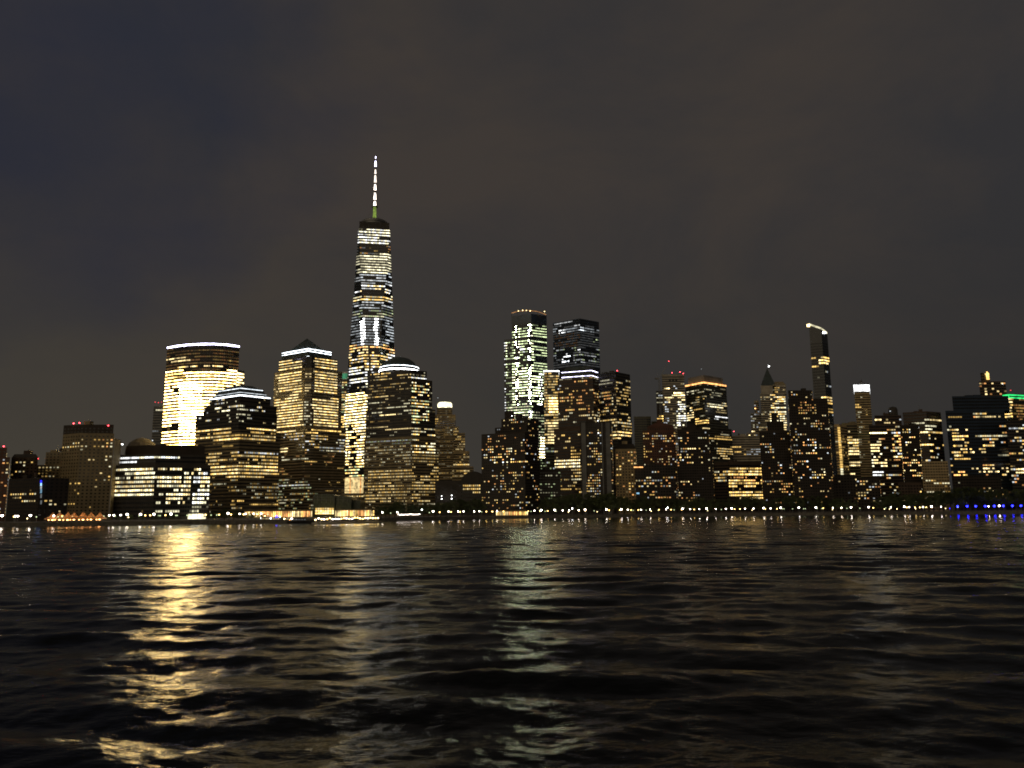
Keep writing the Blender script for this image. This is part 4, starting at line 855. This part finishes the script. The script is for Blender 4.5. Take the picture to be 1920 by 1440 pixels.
# string of lamps by the dome topped tower's trees
t0=link('lit_pergola',None,None,(*shore_at(767,8),GZ)); tag(t0,'low pergola hung with a continuous string of white bulbs below the dome topped tower','pergola')
off=(*shore_at(767,8),GZ); a=shore_at(746,8); c=shore_at(788,8); b=MB()
for k in range(7):
    u=k/6; b.tube((a[0]+(c[0]-a[0])*u,a[1]+(c[1]-a[1])*u,GZ),(a[0]+(c[0]-a[0])*u,a[1]+(c[1]-a[1])*u,GZ+3.4),.1,.1,W['steel'],5)
b.tube((*a,GZ+3.4),(*c,GZ+3.4),.1,.1,W['steel'],5); b.build('frame',t0,off)
for k in range(16):
    u=(k+.5)/16; b=MB(); b.lathe((a[0]+(c[0]-a[0])*u,a[1]+(c[1]-a[1])*u-.3,GZ+2.9+random.uniform(-.2,.3)),[(0,-.4),(.45,0),(0,.4)],emat('lamp',6,True),8); b.build('bulb',t0,off)
#------------------------------------------------------------------ world and light
w=bpy.data.worlds.new('World'); scene.world=w; w.use_nodes=True; nt=w.node_tree; N=nt.nodes.new; L=nt.links.new
bg=nt.nodes['Background']; out=nt.nodes['World Output']
sky=N('ShaderNodeTexSky'); sky.sky_type='NISHITA'; sky.sun_disc=False; sky.sun_elevation=R(-8); sky.sun_rotation=R(250)
L(sky.outputs[0],bg.inputs[0]); bg.inputs[1].default_value=.02
tc=N('ShaderNodeTexCoord'); mp=N('ShaderNodeMapping'); mp.inputs['Scale'].default_value=(1,1,1.7); L(tc.outputs['Generated'],mp.inputs[0])
nz=N('ShaderNodeTexNoise'); nz.inputs['Scale'].default_value=2.3; nz.inputs['Detail'].default_value=7; nz.inputs['Roughness'].default_value=.6; nz.inputs['Distortion'].default_value=.4; L(mp.outputs[0],nz.inputs['Vector'])
r=N('ShaderNodeValToRGB'); r.color_ramp.elements[0].position=.36; r.color_ramp.elements[1].position=.62
r.color_ramp.elements[0].color=(.032,.031,.033,1); r.color_ramp.elements[1].color=(.048,.040,.035,1); L(nz.outputs['Fac'],r.inputs[0])
# town light on the cloud base: warmer and brighter low down
sx=N('ShaderNodeSeparateXYZ'); L(tc.outputs['Generated'],sx.inputs[0])
mr=N('ShaderNodeMapRange'); mr.inputs['From Min'].default_value=.0; mr.inputs['From Max'].default_value=.35; mr.inputs['To Min'].default_value=1; mr.inputs['To Max'].default_value=0; L(sx.outputs['Z'],mr.inputs['Value'])
mx=N('ShaderNodeMix'); mx.data_type='RGBA'; L(mr.outputs[0],mx.inputs['Factor']); L(r.outputs[0],mx.inputs[6]); mx.inputs[7].default_value=(.036,.034,.029,1)
# the glow is strongest over the tall centre-left of the city and thins out to the right
gx=N('ShaderNodeMapRange'); gx.inputs['From Min'].default_value=-.5; gx.inputs['From Max'].default_value=.55; L(sx.outputs['X'],gx.inputs['Value'])
gm=N('ShaderNodeMix'); gm.data_type='RGBA'; gm.inputs[6].default_value=(.056,.049,.037,1); gm.inputs[7].default_value=(.026,.0255,.025,1); L(gx.outputs[0],gm.inputs['Factor']); L(gm.outputs[2],mx.inputs[7])
# a thin place in the cloud, high to the left
dv=Vector((-.5,.82,.48)).normalized(); dp=N('ShaderNodeVectorMath'); dp.operation='DOT_PRODUCT'; dp.inputs[1].default_value=dv; L(tc.outputs['Generated'],dp.inputs[0])
nz2=N('ShaderNodeTexNoise'); nz2.inputs['Scale'].default_value=5; nz2.inputs['Detail'].default_value=5; L(mp.outputs[0],nz2.inputs['Vector'])
ma=N('ShaderNodeMath'); ma.operation='MULTIPLY_ADD'; ma.inputs[1].default_value=.10; L(nz2.outputs['Fac'],ma.inputs[0]); L(dp.outputs['Value'],ma.inputs[2])
m2=N('ShaderNodeMapRange'); m2.inputs['From Min'].default_value=1.0; m2.inputs['From Max'].default_value=1.06; m2.inputs['To Max'].default_value=.8; L(ma.outputs[0],m2.inputs['Value'])
bm=N('ShaderNodeMix'); bm.data_type='RGBA'; bm.inputs[7].default_value=(.020,.023,.038,1); L(m2.outputs[0],bm.inputs['Factor']); L(mx.outputs[2],bm.inputs[6])
b2=N('ShaderNodeBackground'); L(bm.outputs[2],b2.inputs[0]); b2.inputs[1].default_value=1
asd=N('ShaderNodeAddShader'); L(bg.outputs[0],asd.inputs[0]); L(b2.outputs[0],asd.inputs[1]); L(asd.outputs[0],out.inputs[0])
sd=bpy.data.lights.new('sun','SUN'); sd.energy=.5; sd.angle=R(75); sd.color=(1,.80,.52); so=link('sun',sd); so.rotation_euler=(R(70),0,R(-25))  # added warm fill for city glow from behind the camera, brightens the walls
scene.view_settings.view_transform='Standard'; scene.view_settings.look='None'; scene.view_settings.exposure=0; scene.view_settings.gamma=1
scene.render.engine='CYCLES'
scene.render.resolution_x=1024; scene.render.resolution_y=768
scene.cycles.filter_width=1.8
